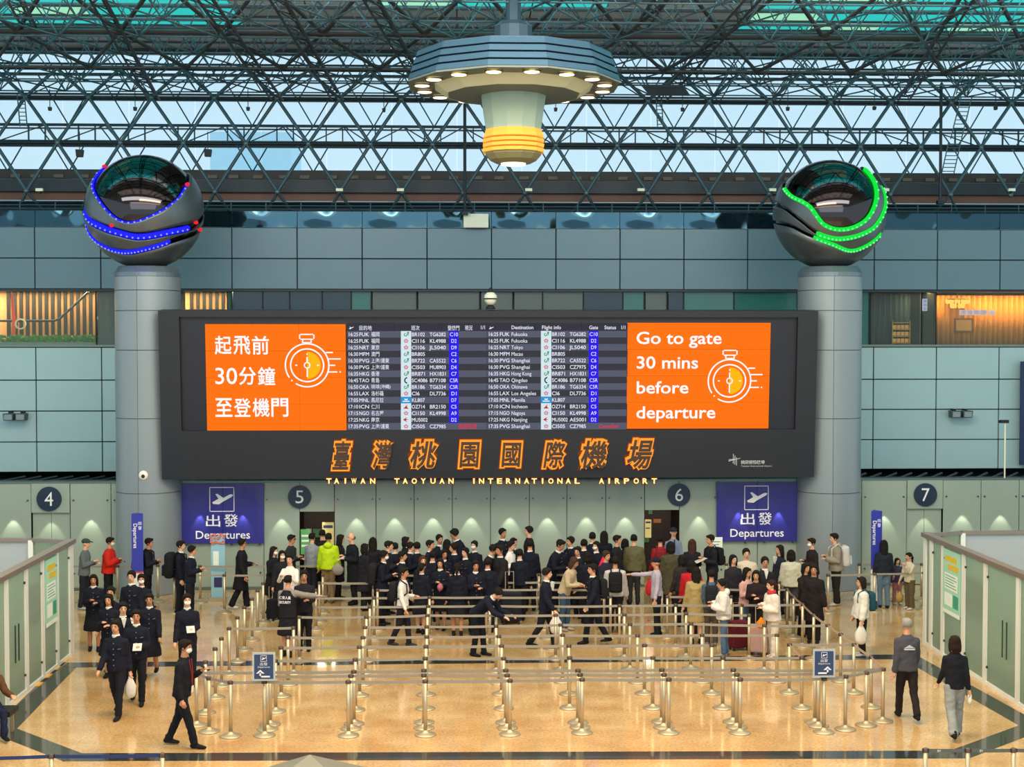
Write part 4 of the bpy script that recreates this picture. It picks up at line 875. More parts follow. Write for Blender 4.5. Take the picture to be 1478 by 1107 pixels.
    part('picture', MB().box(-s * .038, 0, y0 + .3 * (y1 - y0), y0 + .75 * (y1 - y0), 1.2, 1.6), mat('monitor_glow_light', '#5a7898', .4, emit=.6), tv); part('mount', MB().box(-.02, s * .04, y0 + .2, y0 + .3, 1.3, 1.6), m_dk, tv)
booth(-1); booth(1)
tp = thing('hazard_tape', 'yellow and black hazard strip on the floor beside the left booth', 'tape'); a, c = F(52, 991), F(96, 951); nrm = Vector((c.y - a.y, -(c.x - a.x), 0)).normalized() * .06
for i in range(7):
    p, q = a + (c - a) * (i / 7), a + (c - a) * ((i + 1) / 7); part('stripe', MB().slab([(p - nrm).xy[:], (q - nrm).xy[:], (q + nrm).xy[:], (p + nrm).xy[:]], .003, .008), mat('hazard_yellow', '#d0a020', .5) if i % 2 == 0 else m_dk, tp)
o = thing('floor_plate', 'small brown floor plate beside the right booth door', 'plate', F(1452, 996)); part('plate', MB().box(-.12, .12, -.05, .05, .002, .02), mat('frame_brown'), o); part('knob', MB().ell((0, 0, .03), (.03, .03, .02), 8, 5), mat('brass'), o)

# ============================================================ STANCHIONS
m_ss = mat('satin_steel', '#c6b698', .42, .75, var=.03, scale=3); m_cap = mat('post_cap', '#5c4c44', .5, .2); m_belt = mat('belt_grey', '#918d82', .6, var=.1); m_belt2 = mat('belt_tan', '#b09a84', .6)
me_base = MB().lathe([(.175, 0), (.178, .012), (.165, .022), (.10, .042), (.05, .06), (.034, .085)], 28).mesh('base', m_ss, True)
me_pole = MB().lathe([(.031, .06), (.031, .86)], 14).mesh('pole', m_ss, True)
me_cap = MB().lathe([(.033, .865), (.035, .875), (.035, .912), (.028, .922)], 14).mesh('cap', m_cap, True)
me_slot = MB().box(-.043, .043, -.014, .014, .862, .915).mesh('belt_slot', m_dk)
def stanchion(p, label, hi=1.0):
    o = thing('stanchion', label, 'stanchion', (p.x, p.y, 0)); put('base', me_base, o); put('pole', me_pole, o); put('cap', me_cap, o); put('belt_slot', me_slot, o); return o
def belt(o, a, c, m=None, z=.888):
    d = c - a; d.z = 0; L = d.length; e = d.normalized(); a_ = a + e * .04; c_ = c - e * .04; nrm = Vector((-e.y, e.x, 0)) * .002; mb = MB(); n_ = 6; vs_ = []
    for i in range(n_ + 1):
        f = i / n_; q = a_ + (c_ - a_) * f - Vector((a.x, a.y, 0)); s_ = -.012 * L * 4 * f * (1 - f) * .5
        for sg in (-1, 1):
            for zz_ in (-.024, .024): vs_.append((q.x + nrm.x * sg, q.y + nrm.y * sg, z + zz_ + s_))
    fs = []
    for i in range(n_): k = 4 * i; fs += [(k, k + 1, k + 5, k + 4), (k + 2, k + 6, k + 7, k + 3), (k + 1, k + 3, k + 7, k + 5), (k, k + 4, k + 6, k + 2)]
    fs += [(0, 2, 3, 1), (4 * n_, 4 * n_ + 1, 4 * n_ + 3, 4 * n_ + 2)]
    mb.add(vs_, fs); part('belt', mb, m or m_belt, o)
ROWS = [
    ([(333, 1063), (382, 1062), (503, 1062), (614, 1061), (736, 1060), (840, 1058), (965, 1058), (1068, 1058), (1189, 1057)], ()),
    ([(386, 1053), (507, 1052), (612, 1051), (732, 1051), (837, 1050), (958, 1050), (1063, 1050), (1181, 1048)], ()),
    ([(390, 1046), (511, 1045), (612, 1043), (730, 1043), (834, 1043), (955, 1042), (1058, 1042), (1176, 1043)], ()),
    ([(297, 1029), (398, 1027), (513, 1025), (614, 1023), (727, 1023), (822, 1022), (942, 1022), (1043, 1022), (1157, 1022), (1257, 1021)], (0, 8)),
    ([(311, 1007), (406, 1005), (519, 1004), (615, 1003), (724, 1002), (821, 1002), (930, 1001), (1027, 1001), (1139, 1000), (1232, 1000)], (0, 7)),
    ([(320, 990), (416, 988), (524, 988), (616, 987), (720, 986), (812, 984), (920, 985), (1013, 984), (1121, 984), (1213, 983)], (0, 8)),
    ([(331, 973), (424, 972), (527, 971), (616, 970), (716, 969), (809, 967), (909, 966), (997, 965), (1103, 968), (1194, 968)], (1,)),
    ([(343, 955), (432, 954), (529, 954), (617, 951), (716, 951), (802, 951), (901, 950), (990, 948), (1081, 951), (1174, 951)], (0, 8)),
    ([(353, 938), (440, 937), (534, 937), (618, 936), (707, 935), (797, 936), (894, 935), (975, 934), (1070, 934), (1158, 933)], (0,)),
    ([(364, 924), (448, 922), (540, 922), (620, 921), (702, 921), (790, 921), (881, 920), (963, 920), (1055, 920), (1145, 920)], (0, 6, 8)),
    ([(372, 910), (456, 909), (545, 909), (621, 909), (700, 908), (786, 908), (872, 908), (955, 908), (1045, 908), (1136, 908)], (0, 1, 6, 7)),
    ([(380, 898), (461, 897), (548, 897), (622, 897), (698, 896), (782, 896), (866, 896), (946, 896), (1036, 896), (1124, 896)], (0, 6, 7, 8)),
    ([(466, 884), (551, 884), (625, 884), (697, 884), (778, 883), (860, 883)], (0,)),
]
ends = {}
for ri, (row, gaps) in enumerate(ROWS):
    prev = None; nm = 'frontmost' if ri == 0 else ('rearmost' if ri == len(ROWS) - 1 else ORD[ri])
    for k, (u, v) in enumerate(row):
        p = F(u, v); o = stanchion(p, 'steel belt post, %s from left in the %s row%s' % (ORD[k], nm, '' if nm in ('frontmost', 'rearmost') else ' from the front'))
        if prev and (k - 1) not in gaps: belt(prev[0], prev[1], p)
        prev = (o, p); ends[(ri, k)] = prev
for seq, lab, m_ in (([(302, 1056), (284, 1047)], 'steel belt post at the left front corner, %s from the front', m_belt), ([(1220, 1053), (1250, 1047), (1274, 1041)], 'steel belt post on the curve at the right front corner, %s of three', m_belt)):
    prev = ends[(0, 0)] if seq[0][0] < 700 else ends[(0, 8)]
    for k, (u, v) in enumerate(seq):
        p = F(u, v); o = stanchion(p, lab % ORD[k]); belt(prev[0], prev[1], p, m_); prev = (o, p)
    if seq[0][0] < 700: belt(prev[0], prev[1], ends[(2, 0)][1], m_belt)
    else:
        belt(prev[0], prev[1], ends[(2, 7)][1], m_belt)
        for ri in (3, 4, 5, 6, 7, 8, 9, 10): q = ends[(ri, 9)]; belt(prev[0], prev[1], q[1], m_belt2); prev = q
belt(ends[(3, 8)][0], ends[(3, 8)][1], ends[(4, 8)][1], m_belt2)
# side lines
for seq, lab, gaps in (([(252, 884), (324, 884), (387, 884)], 'steel belt post by the left column, %s from the left of the near line', ()), ([(289, 869), (352, 869), (470, 868)], 'steel belt post in front of the left departures sign, %s of three', ()),
                 ([(104, 869), (170, 869), (228, 868)], 'steel belt post beside the left booth corner, %s of three', ()), ([(1195, 884), (1262, 882), (1333, 880)], 'steel belt post by the right column and totem, %s of three', ()), ([(1240, 866), (1290, 866), (1330, 866)], 'steel belt post at the back right near the booth, %s of three', ()), ([(1145, 893), (1172, 862)], 'steel belt post left of the right column, %s of two', (0,)), ([(1010, 866), (1048, 866)], 'steel belt post before the check wall right of gate six, %s of two', ())):
    prev = None
    for k, (u, v) in enumerate(seq):
        p = F(u, v); o = stanchion(p, lab % ORD[k])
        if prev and (k - 1) not in gaps: belt(prev[0], prev[1], p)
        prev = (o, p)
# foreground lines cut by the lower frame edge
prev = None
for k, (u, v) in enumerate([(-60, 1190), (75, 1186), (235, 1184)]):
    p = F(u, v); s_ = ['outside the frame at left', 'at the bottom left, left of the two in view', 'at the bottom left, right of the two in view'][k]
    o = stanchion(p, 'steel post with dark blue belt %s' % s_)
    if prev: belt(prev[0], prev[1], p, mat('belt_blue', '#1c2f68', .5))
    prev = (o, p)
prev = None
for k, (u, v) in enumerate([(1335, 1176), (1396, 1176), (1462, 1176), (1530, 1176)]):
    p = F(u, v); o = stanchion(p, 'steel post with printed grey belt at the bottom right, %s from the left' % ORD[k])
    if prev: belt(prev[0], prev[1], p, mat('belt_printed', '#56605e', .5)); mb = MB(); add_text(mb, 'EVA AIR', prev[1].x + .16, .868, .03, y=prev[1].y - .01, offset=.01); mb.v = [(x - prev[1].x, y - prev[1].y, z) for x, y, z in mb.v]; part('lettering', mb, mat('print_white'), prev[0])
    prev = (o, p)
# grey pyramid at the bottom
o = thing('pyramid_roof', 'grey pyramid kiosk top cut by the bottom frame edge', 'kiosk'); a = P(447, 1089, 17.0); part('roof', MB().add([a, a + Vector((-.75, -.7, -.4)), a + Vector((.75, -.7, -.4)), a + Vector((.75, .7, -.4)), a + Vector((-.75, .7, -.4))], [(0, 1, 2), (0, 2, 3), (0, 3, 4), (0, 4, 1), (1, 4, 3, 2)]), mat('kiosk_grey', '#77796e', .5), o); part('body', MB().box(a.x - .65, a.x + .65, a.y - .6, a.y + .6, 0, a.z - .4), mat('kiosk_grey'), o)
# direction signs on the front posts
m_sf = mat('sign_frame', '#b8c4c8', .35, .4); m_sb = mat('sign_blue', '#27406a', .4)
for (u, v), fl_, lab in (((382, 1063), 1, 'small blue departures sign with arrow on a post at the left front of the queue'), ((1187.5, 1057), -1, 'small blue departures sign with arrow on a post at the right front of the queue')):
    p = F(u, v); o = thing('direction_sign', lab, 'sign', (p.x, p.y - .045, .93)); part('frame', MB().box(-.185, .185, -.012, .012, 0, .47), m_sf, o); part('panel', MB().box(-.155, .155, -.018, 0, .035, .435), m_sb, o)
    part('holder', MB().box(-.03, .03, -.01, .06, -.03, .02), m_dk, o)
    mb = MB(); frame_mark(mb, 0, .37, .05, -.018, .006); plane_mark(mb, 0, .37, .09, -.018); add_text(mb, '出發', -.06, .255, 0, y=-.02, x1=.06, z1=.305); add_text(mb, 'Departures', -.1, .218, .026, y=-.02, x1=.1)
    f = fl_; mb.box(-.07 * f, .1 * f, -.022, -.018, .06, .085); mb.box(-.07 * f, -.045 * f, -.022, -.018, .06, .13); mb.prism([(-.125 * f, .125), (-.0575 * f, .185), (.01 * f, .125), (-.03 * f, .125), (-.0575 * f, .155), (-.09 * f, .125)], -.022, -.018)
    part('print', mb, m_white, o)
# totems
def totem(u, vb, vt, lab, ang):
    p = F(u, vb); o = thing('departures_totem', lab, 'totem', p, ang); H_ = 2.35; R = .155
    pts = [(R * cos(a), R * sin(a)) for a in (-pi / 2 - 1.05, -pi / 2 + 1.05, pi / 2)]
    part('lower_panel', MB().slab(pts, .02, .92), mat('totem_white', '#d4d8da', .4), o); part('upper_panel', MB().slab(pts, .96, H_), mat('totem_blue', '#2a35a0', .4), o); part('red_band', MB().slab([(x * 1.01, y * 1.01) for x, y in pts], .92, .96), mat('logo_red_paint', '#b84038', .5), o); part('base', MB().lathe([(.26, 0), (.26, .02)], 24), m_ss, o)
    yf = pts[0][1] - .002; mb = MB(); add_text(mb, '出', .02, 2.08, 0, y=yf, x1=.10, z1=2.16, offset=.01); add_text(mb, '發', .02, 1.96, 0, y=yf, x1=.10, z1=2.05, offset=.01)
    m2 = MB(); add_text(m2, 'Departures', 0, 0, .09, y=0, offset=.01); m2.v = [(z - .09, yf + y, 2.12 - x * 1.0) for x, y, z in m2.v]; mb.add(m2.v, m2.f)
    part('lettering', mb, m_white, o)
    part('mark', MB().box(.0, .09, yf - .004, yf, .72, .84), mat('sign_ink'), o)
totem(199, 882, 742, 'blue and white departures totem beside the left column', .25); totem(1263, 876, 740, 'blue and white departures totem right of the right column', 0)
bn = thing('rollup_banner', 'narrow light blue roll-up banner with flowers on top under the left departures sign', 'banner', F(315, 868)); part('sheet', MB().box(-.17, .17, 0, .01, .1, 1.62), mat('banner_lightblue', '#8fc0d4', .5, var=.1, scale=3), bn)
mb = MB(); random.seed(5)
for i in range(26): mb.ell((random.uniform(-.17, .17), -.02, random.uniform(1.42, 1.68)), (.035, .015, .03), 6, 4)
part('flowers', mb, mat('flower_coral', '#c87868', .6, var=.5, scale=20), bn); part('print', MB().box(-.12, .02, -.004, 0, .9, 1.25), mat('poster_white'), bn); part('print', MB().box(-.1, .1, -.004, 0, .35, .6), mat('sign_ink'), bn); part('base', MB().box(-.2, .2, -.06, .08, 0, .1), m_ss, bn)
ns = thing('notice_stand', 'white notice on a stand in the crowd below the right departures sign', 'sign', F(1032, 868)); part('panel', MB().box(-.18, .18, 0, .02, 1.05, 1.6), mat('poster_white'), ns); part('pole', MB().tube([(0, .03, 0), (0, .03, 1.1)], .02), m_ss, ns); part('base', MB().lathe([(.16, 0), (.14, .02)], 16), m_ss, ns)
for i in range(5): part('print', MB().box(-.13, .12 - .03 * (i % 2), -.003, 0, 1.2 + i * .07, 1.215 + i * .07), mat('sign_ink'), ns)
# ============================================================ PEOPLE
POSES = {  # lean, legs (hip, knee) left/right, arms (flex, abduct, elbow, inward) left/right
    'stand': (1, (1, 2), (-2, 3), (4, 9, 12, 4), (2, 9, 14, 4)),
    'stand_hold': (4, (2, 3), (-3, 5), (0, 8, 100, -34), (2, 8, 112, -38)),
    'stand_bow': (20, (4, 6), (0, 8), (-8, 8, 84, -30), (-4, 8, 90, -32)),
    'bend': (48, (14, 10), (4, 14), (10, 6, 40, -6), (16, 6, 34, -8)),
    'arms_folded': (2, (2, 3), (-3, 3), (30, 12, 95, -38), (34, 12, 92, -40)),
    'walk': (3, (16, 6), (-14, 20), (-14, 7, 16, 2), (14, 7, 24, 0)),
    'walk_b': (2, (-12, 22), (14, 6), (12, 7, 24, 0), (-12, 7, 14, 2)),
    'walk_hold': (2, (12, 8), (-9, 18), (0, 8, 95, -34), (4, 8, 20, 2)),
    'stride': (5, (-14, 12), (20, 4), (2, 8, 118, -20), (-6, 9, 24, 2)),
    'point': (1, (2, 2), (-3, 3), (4, 9, 10, 4), (84, 6, 5, 2)),
    'point_left': (2, (2, 2), (-3, 3), (70, 50, 4, 50), (20, 9, 50, -8)),
    'point_right': (2, (2, 2), (-3, 3), (14, 9, 60, -20), (66, 50, 8, 46)),
    'pull': (2, (20, 8), (-16, 18), (12, 8, 26, 0), (-22, 12, 10, 10)),
    'phone': (3, (1, 3), (-3, 3), (40, 8, 105, -14), (3, 9, 12, 4)),
    'sit': (10, (82, 80), (78, 84), (30, 10, 50, -10), (34, 10, 48, -12)),
}
_jc = {}
def joints(pose):
    if pose in _jc: return _jc[pose]
    lean, lL, lR, aL, aR = POSES[pose]; J = {}
    R = Matrix.Translation((0, 0, .92)) @ Matrix.Rotation(radians(lean), 4, 'X') @ Matrix.Translation((0, 0, -.92))
    lo = 9
    for s, (h, k), key in ((1, lL, 'L'), (-1, lR, 'R')):
        hip = Vector((s * .085, 0, .88)); a = radians(h); b_ = radians(h - k)
        knee = hip + Vector((s * .01, -sin(a), -cos(a))) * .41; ank = knee + Vector((0, -sin(b_), -cos(b_))) * .39
        J['hip' + key], J['knee' + key], J['ank' + key] = hip, knee, ank; lo = min(lo, ank.z)
    J['dz'] = .08 - lo
    for s, (f, ab, e, inw), key in ((1, aL, 'L'), (-1, aR, 'R')):
        sh = R @ Vector((s * .15, .005, 1.355)); f_ = radians(f + lean * .5); b_ = radians(ab); e_ = radians(f + e + lean * .5); c_ = radians(ab + inw)
        el = sh + Vector((s * sin(b_), -sin(f_) * cos(b_), -cos(f_) * cos(b_))) * .28
        d = Vector((s * sin(c_), -sin(e_) * cos(c_), -cos(e_) * cos(c_))); wr = el + d * .25
        J['sh' + key], J['el' + key], J['wr' + key], J['hd' + key] = sh, el, wr, d
    J['R'] = R; _jc[pose] = J; return J
def torso(mb, R, prof, n=16): mb.tube([R @ Vector((0, y, z)) for z, y, rx, ry in prof], [(rx, ry) for z, y, rx, ry in prof], n, dome=False)
def remesh(mb, vox, name, smooth=1, m=None):
    me = mb.mesh('tmp', []); o = bpy.data.objects.new('tmp', me); COL.objects.link(o)
    md = o.modifiers.new('r', 'REMESH'); md.mode = 'VOXEL'; md.voxel_size = vox
    if smooth: ms = o.modifiers.new('s', 'SMOOTH'); ms.factor = .5; ms.iterations = smooth
    TODO.append((o, name)); return o
TODO = []
_mc = {}
def hand(mb, w_, d, s):
    up = Vector((0, 0, 1)) if abs(d.z) < .7 else Vector((0, -1, 0))
    side = d.cross(up).normalized(); pn = side.cross(d).normalized()      # pn: back of hand
    if abs(d.z) >= .7: side, pn = pn, side                                  # hanging hands: palm faces the thigh
    mb.tube([w_ - d * .02, w_ + d * .03, w_ + d * .085], [(.024, .024), (.03, .024), (.036, .02)], 10)
    for k, (o_, L) in enumerate(((-.031, .062), (-.0105, .074), (.0105, .07), (.031, .055))):
        a = w_ + d * .085 + side * o_; c = a + (d * .9 - pn * .25).normalized() * L * .5; e = c + (d * .6 - pn * .75).normalized() * L * .5
        mb.tube([a - d * .02, a, c, e], [.011, .011, .0105, .009], 7)
    t0 = w_ + d * .03 - side * .03; mb.tube([t0, t0 - side * .024 + d * .03, t0 - side * .026 + d * .06 - pn * .012], [.013, .012, .010], 7)
def get(kind, pose):
    key = (kind, pose)
    if key in _mc: return _mc[key]
    J = joints(pose or 'stand'); R = J['R']; mb = MB(); vox = .02
    if kind == 'body':
        vox = .0115
        torso(mb, R, [(.88, 0, .14, .10), (1.0, 0, .125, .09), (1.12, 0, .12, .085), (1.28, 0, .14, .095), (1.35, 0, .135, .085), (1.41, .005, .085, .062), (1.455, .005, .058, .056), (1.53, -.005, .052, .054)])
        for k, s in (('L', 1), ('R', -1)):
            mb.tube([J['hip' + k], J['hip' + k].lerp(J['knee' + k], .5), J['knee' + k], J['knee' + k].lerp(J['ank' + k], .35), J['ank' + k]], [.078, .07, .052, .054, .034], 12)
            a = J['ank' + k]; mb.tube([a + Vector((0, .03, -.04)), a + Vector((0, -.13, -.052))], [(.03, .03), (.036, .02)], 10)
            mb.tube([J['sh' + k] + Vector((-s * .04, 0, .0)), J['sh' + k], J['sh' + k].lerp(J['el' + k], .5), J['el' + k], J['el' + k].lerp(J['wr' + k], .3), J['wr' + k]], [.042, .045, .04, .034, .035, .025], 12)
            hand(mb, J['wr' + k], J['hd' + k], s)
        mb.ell(R @ Vector((0, -.005, 1.625)), (.074, .09, .098), 16, 12); mb.ell(R @ Vector((0, -.035, 1.562)), (.054, .058, .06), 14, 10)
        mb.tube([R @ Vector((0, -.088, 1.622)), R @ Vector((0, -.104, 1.592))], [.011, .016], 8); mb.ell(R @ Vector((0, -.088, 1.555)), (.024, .012, .010), 8, 6)
        for s in (-1, 1): mb.ell(R @ Vector((s * .076, .005, 1.605)), (.013, .02, .03), 8, 6)
    elif kind in ('jacket', 'coat', 'puffer', 'shirt'):
        g = {'jacket': .02, 'coat': .03, 'puffer': .05, 'shirt': .006}[kind]
        pr = [(.84, 0, .165 + g, .125 + g), (.95, 0, .155 + g, .118 + g), (1.1, 0, .145 + g, .108 + g), (1.26, 0, .165 + g * .9, .115 + g), (1.33, .003, .158 + g * .6, .105 + g * .8), (1.38, .004, .135 + g * .4, .09 + g * .6), (1.425, .006, .095, .075 + g * .3), (1.46, .006, .066, .064)]
        if kind == 'coat': pr = [(.50, .01, .235, .19), (.68, .005, .215, .17)] + pr
        torso(mb, R if kind != 'coat' else R, pr)
        for k, s in (('L', 1), ('R', -1)):
            w_ = J['el' + k].lerp(J['wr' + k], .93)
            mb.tube([J['sh' + k] + Vector((-s * .05, 0, -.01)), J['sh' + k], J['sh' + k].lerp(J['el' + k], .5), J['el' + k], J['el' + k].lerp(w_, .5), w_], [.05 + g, .052 + g, .049 + g * .9, .044 + g * .9, .04 + g * .9, .036 + g * .7], 12)
    elif kind == 'vest': torso(mb, R, [(.83, 0, .192, .150), (.95, 0, .182, .144), (1.1, 0, .172, .135), (1.26, 0, .19, .142), (1.34, .003, .165, .132), (1.40, .004, .12, .10), (1.43, .005, .085, .085)])
    elif kind in ('trousers', 'wide', 'leggings'):
        g = {'trousers': 0, 'wide': .01, 'leggings': -.014}[kind]
        torso(mb, Matrix.Identity(4), [(.82, 0, .155, .115), (.9, 0, .158, .118), (1.0, 0, .142, .102)])
        for k in 'LR':
            h, kn, a = J['hip' + k], J['knee' + k], J['ank' + k]; a = a.lerp(kn, .03)
            mb.tube([h + Vector((0, 0, .02)), h.lerp(kn, .45), kn, kn.lerp(a, .5), a + Vector((0, 0, -.03))], [.094 + g * .5, .088 + g * .7, .070 + g, .064 + g * 1.5, .062 + g * 2], 12, dome=False)
    elif kind == 'skirt':
        torso(mb, Matrix.Identity(4), [(.47, 0, .235, .20), (.6, 0, .22, .18), (.8, 0, .185, .145), (.95, 0, .15, .11), (1.02, 0, .14, .10)])
    elif kind == 'shoes':
        for k in 'LR':
            a = J['ank' + k]; mb.tube([a + Vector((0, .045, -.035)), a + Vector((0, 0, -.03)), a + Vector((0, -.09, -.045)), a + Vector((0, -.16, -.052))], [(.038, .042), (.042, .046), (.047, .034), (.038, .024)], 10); mb.tube([a + Vector((0, .01, -.03)), a + Vector((0, .01, .03))], [.045, .046], 10)
        vox = .013
    elif kind == 'hair_short':
        mb.ell((0, .014, 1.648), (.087, .1, .09), 16, 12); mb.ell((0, -.052, 1.695), (.07, .055, .034), 12, 8)
        for s in (-1, 1): mb.ell((s * .068, .015, 1.625), (.02, .055, .06), 8, 6)
    elif kind == 'hair_fringe':
        mb.ell((0, .014, 1.648), (.09, .102, .094), 16, 12); mb.ell((0, -.054, 1.692), (.070, .040, .028), 12, 8)
        for s in (-1, 1): mb.ell((s * .070, .01, 1.625), (.02, .05, .06), 8, 6)
    elif kind in ('hair_long', 'hair_bob', 'hair_tail'):
        mb.ell((0, .014, 1.645), (.09, .102, .092), 16, 12); mb.ell((0, -.05, 1.694), (.068, .044, .028), 12, 8)
        zb_ = {'hair_long': 1.22, 'hair_bob': 1.47, 'hair_tail': 1.58}[kind]
        mb.tube([(0, .045, 1.62), (0, .062, 1.52 if kind != 'hair_tail' else 1.59), (0, .085 if kind == 'hair_long' else .06, zb_)], [(.09, .06), (.092, .05), (.07, .03)], 14)
        if kind != 'hair_tail':
            for s in (-1, 1): mb.tube([(s * .075, -.01, 1.65), (s * .086, 0, 1.56), (s * .085, .005, max(zb_, 1.38))], [(.026, .05), (.026, .045), (.02, .03)], 8)
        else: mb.tube([(0, .11, 1.63), (0, .15, 1.56), (0, .13, 1.38)], [.03, .035, .015], 8)
    elif kind == 'cap':
        mb.ell((0, .005, 1.665), (.092, .105, .075), 16, 10); mb.tube([(0, -.08, 1.672), (0, -.16, 1.655)], [(.07, .012), (.05, .008)], 12); vox = .012
    elif kind == 'hair_fringe_ring':
        mb.ell((0, .03, 1.6), (.083, .075, .05), 14, 8)
    o = remesh(mb, vox if not kind.startswith('hair') else .012, kind, 1)
    _mc[key] = o; return o
face = MB()
for s in (-1, 1): face.ell((s * .03, -.089, 1.625), (.014, .006, .007), 8, 5); face.ell((s * .031, -.092, 1.646), (.018, .006, .004), 8, 4)
me_face = face.mesh('face_features', mat('eye_dark', '#1c1412', .4))
me_lip = MB().ell((0, -.0985, 1.558), (.022, .006, .006), 8, 5).mesh('mouth', mat('lips', '#9c5148', .5))
me_mask = MB().ell((0, -.062, 1.572), (.062, .052, .048), 14, 10).mesh('face_mask', mat('mask_white', '#dfe6e6', .7), True)
me_glasses = MB(); [me_glasses.add(*(lambda q: (q.v, q.f))(MB().lathe([(.02, -.002), (.024, -.002), (.024, .002), (.02, .002)], 14).xf(Matrix.Translation((s * .031, -.1, 1.622)) @ Matrix.Rotation(pi / 2, 4, 'X')))) for s in (-1, 1)]
for s in (-1, 1): me_glasses.tube([(s * .054, -.098, 1.625), (s * .08, 0, 1.62)], .002, 5)
me_glasses = me_glasses.mesh('glasses', mat('glasses_black', '#101010', .3))
me_collar = MB().lathe([(.075, 1.425), (.062, 1.475), (.058, 1.475), (.07, 1.425)], 16).mesh('collar', mat('cloth_white', '#d8d8d4', .8), True)
me_front = MB().prism([(-.045, 1.45), (.045, 1.45), (.0, 1.27)], -.165, -.10).mesh('shirt_front', mat('cloth_white'))
me_tie = MB().prism([(-.014, 1.45), (.014, 1.45), (.024, 1.2), (0, 1.16), (-.024, 1.2)], -.172, -.15).mesh('tie', mat('tie_dark', '#141a2c', .7))
me_btn = MB(); [me_btn.ell((0, -.142 + .012 * (i == 4), .96 + i * .095), (.011, .008, .011), 6, 4) for i in range(5)]; me_btn.tube([(.075, -.128, 1.24), (.12, -.118, 1.25)], .006, 5); me_btn = me_btn.mesh('buttons', mat('button_silver', '#8a8c90', .4, .6))
me_scarf = MB().lathe([(.085, 1.40), (.105, 1.44), (.095, 1.49), (.07, 1.5)], 16).mesh('scarf', mat('scarf_red', '#b0242c', .8), True)
me_hood = MB().ell((0, .10, 1.43), (.11, .07, .085), 12, 8).mesh('hood', mat('cloth_white'), True)
SK = [mat('skin_%d' % i, c, .55, var=.05) for i, c in enumerate(('#c99472', '#b98262', '#d6a586'))]
CL = {}
def cloth(h):
    if h not in CL: CL[h] = mat('cloth_' + h.lstrip('#'), h, .85, var=.18, scale=5, bump=.5, bscale=9, spec=.25)
    return CL[h]
def slot(o, m):
    if len(o.data.materials) == 0: o.data.materials.append(SK[0])
    o.material_slots[0].link = 'OBJECT'; o.material_slots[0].material = m
PEOPLE = []
def person(u, v, h, rz, pose, top, bottom, hair, label, shoes='#15151a', extra=(), group=None, sk=None, hc='#17120f', loc=None):
    PEOPLE.append((u, v, h, rz, pose, top, bottom, hair, label, shoes, extra, group, sk, hc, loc))
def wrinkle(me, nm):
    amp = {'jacket': .009, 'coat': .010, 'puffer': .010, 'shirt': .008, 'trousers': .010, 'wide': .012, 'skirt': .008, 'vest': .006}.get(nm, .003 if nm.startswith('hair') else 0)
    if not amp: return
    for v in me.vertices:
        c = v.co; k = noise.noise(Vector((c.x * 9 + c.z * 6, c.y * 9 + 3, c.z * 11))) + .6 * noise.noise(Vector((c.x * 20, c.y * 20, c.z * 24)))
        v.co = c + v.normal * (amp * k)
def build_people():
    # first all shapes are evaluated together, then copied to every person
    for P_ in PEOPLE:
        pose, top, bottom, hair = P_[4:8]; get('body', pose); get(top[0], pose); get(bottom[0], pose); get('shoes', pose)
        if hair: get(hair, '')
        if len(top) > 2: get(top[2], pose)
    dg = bpy.context.evaluated_depsgraph_get(); real = {}
    for o, nm in TODO:
        me = bpy.data.meshes.new_from_object(o.evaluated_get(dg)); me.name = nm; wrinkle(me, nm); me.polygons.foreach_set('use_smooth', [True] * len(me.polygons)); me.materials.clear(); me.materials.append(SK[0]); real[o.name] = me
    for k, o in list(_mc.items()): _mc[k] = real[o.name]
    for o, nm in TODO:
        d = o.data; bpy.data.objects.remove(o); bpy.data.meshes.remove(d)
    res = {}
    for i, (u, v, h, rz, pose, top, bottom, hair, label, shoes, extra, group, sk, hc, loc) in enumerate(PEOPLE):
        J = joints(pose); sc = h / (1.735 if pose not in ('walk', 'walk_b', 'stride', 'stand_bow', 'walk_hold', 'pull') else 1.735 + J['dz'] - (.10 if pose == 'stand_bow' else 0))
        p = F(u, v, h) if loc is None else loc
        o = thing('person', label, 'person', (p.x, p.y, J['dz'] * sc), radians(rz), group); o.scale = (sc * (1.0 if h > 1.5 else 1.08), sc * (1.0 if h > 1.5 else 1.08), sc)
        skm = SK[(i * 7) % 3] if sk is None else SK[sk]
        c = put('body', _mc[('body', pose)], o); slot(c, skm)
        c = put({'coat': 'coat', 'puffer': 'jacket', 'shirt': 'shirt', 'jacket': 'jacket'}[top[0]], _mc[(top[0], pose)], o); slot(c, cloth(top[1]))
        if len(top) > 2: c = put(top[2], _mc[(top[2], pose)], o); slot(c, cloth('#18181e'))
        c = put({'skirt': 'skirt', 'leggings': 'leggings'}.get(bottom[0], 'trousers'), _mc[(bottom[0], pose)], o); slot(c, cloth(bottom[1]))
        c = put('shoes', _mc[('shoes', pose)], o); slot(c, cloth(shoes))
        HR = J['R']
        def hd(nm, me, m=None):
            q = put(nm, me, o); q.matrix_local = HR.copy()
            if m is not None: slot(q, m)
            return q
        if hair:
            hd('hair' if hair.startswith('hair') else 'cap', _mc[(hair, '')], cloth(hc))
        hd('face_features', me_face)
        if 'mask' in extra: hd('face_mask', me_mask)
        else: hd('mouth', me_lip)
        if 'glasses' in extra: hd('glasses', me_glasses)
        if 'collar' in extra: hd('collar', me_collar)
        if 'buttons' in extra and top[0] == 'jacket': hd('buttons', me_btn)
        if 'front' in extra: hd('shirt_front', me_front)
        if 'tie' in extra: hd('tie', me_tie)
        if 'scarf' in extra: hd('scarf', me_scarf)
        if 'hood' in extra: q = hd('hood', me_hood); slot(q, cloth(top[1]))
        res[label] = (o, J, sc)
    return res
U = '#101424'   # navy school uniform
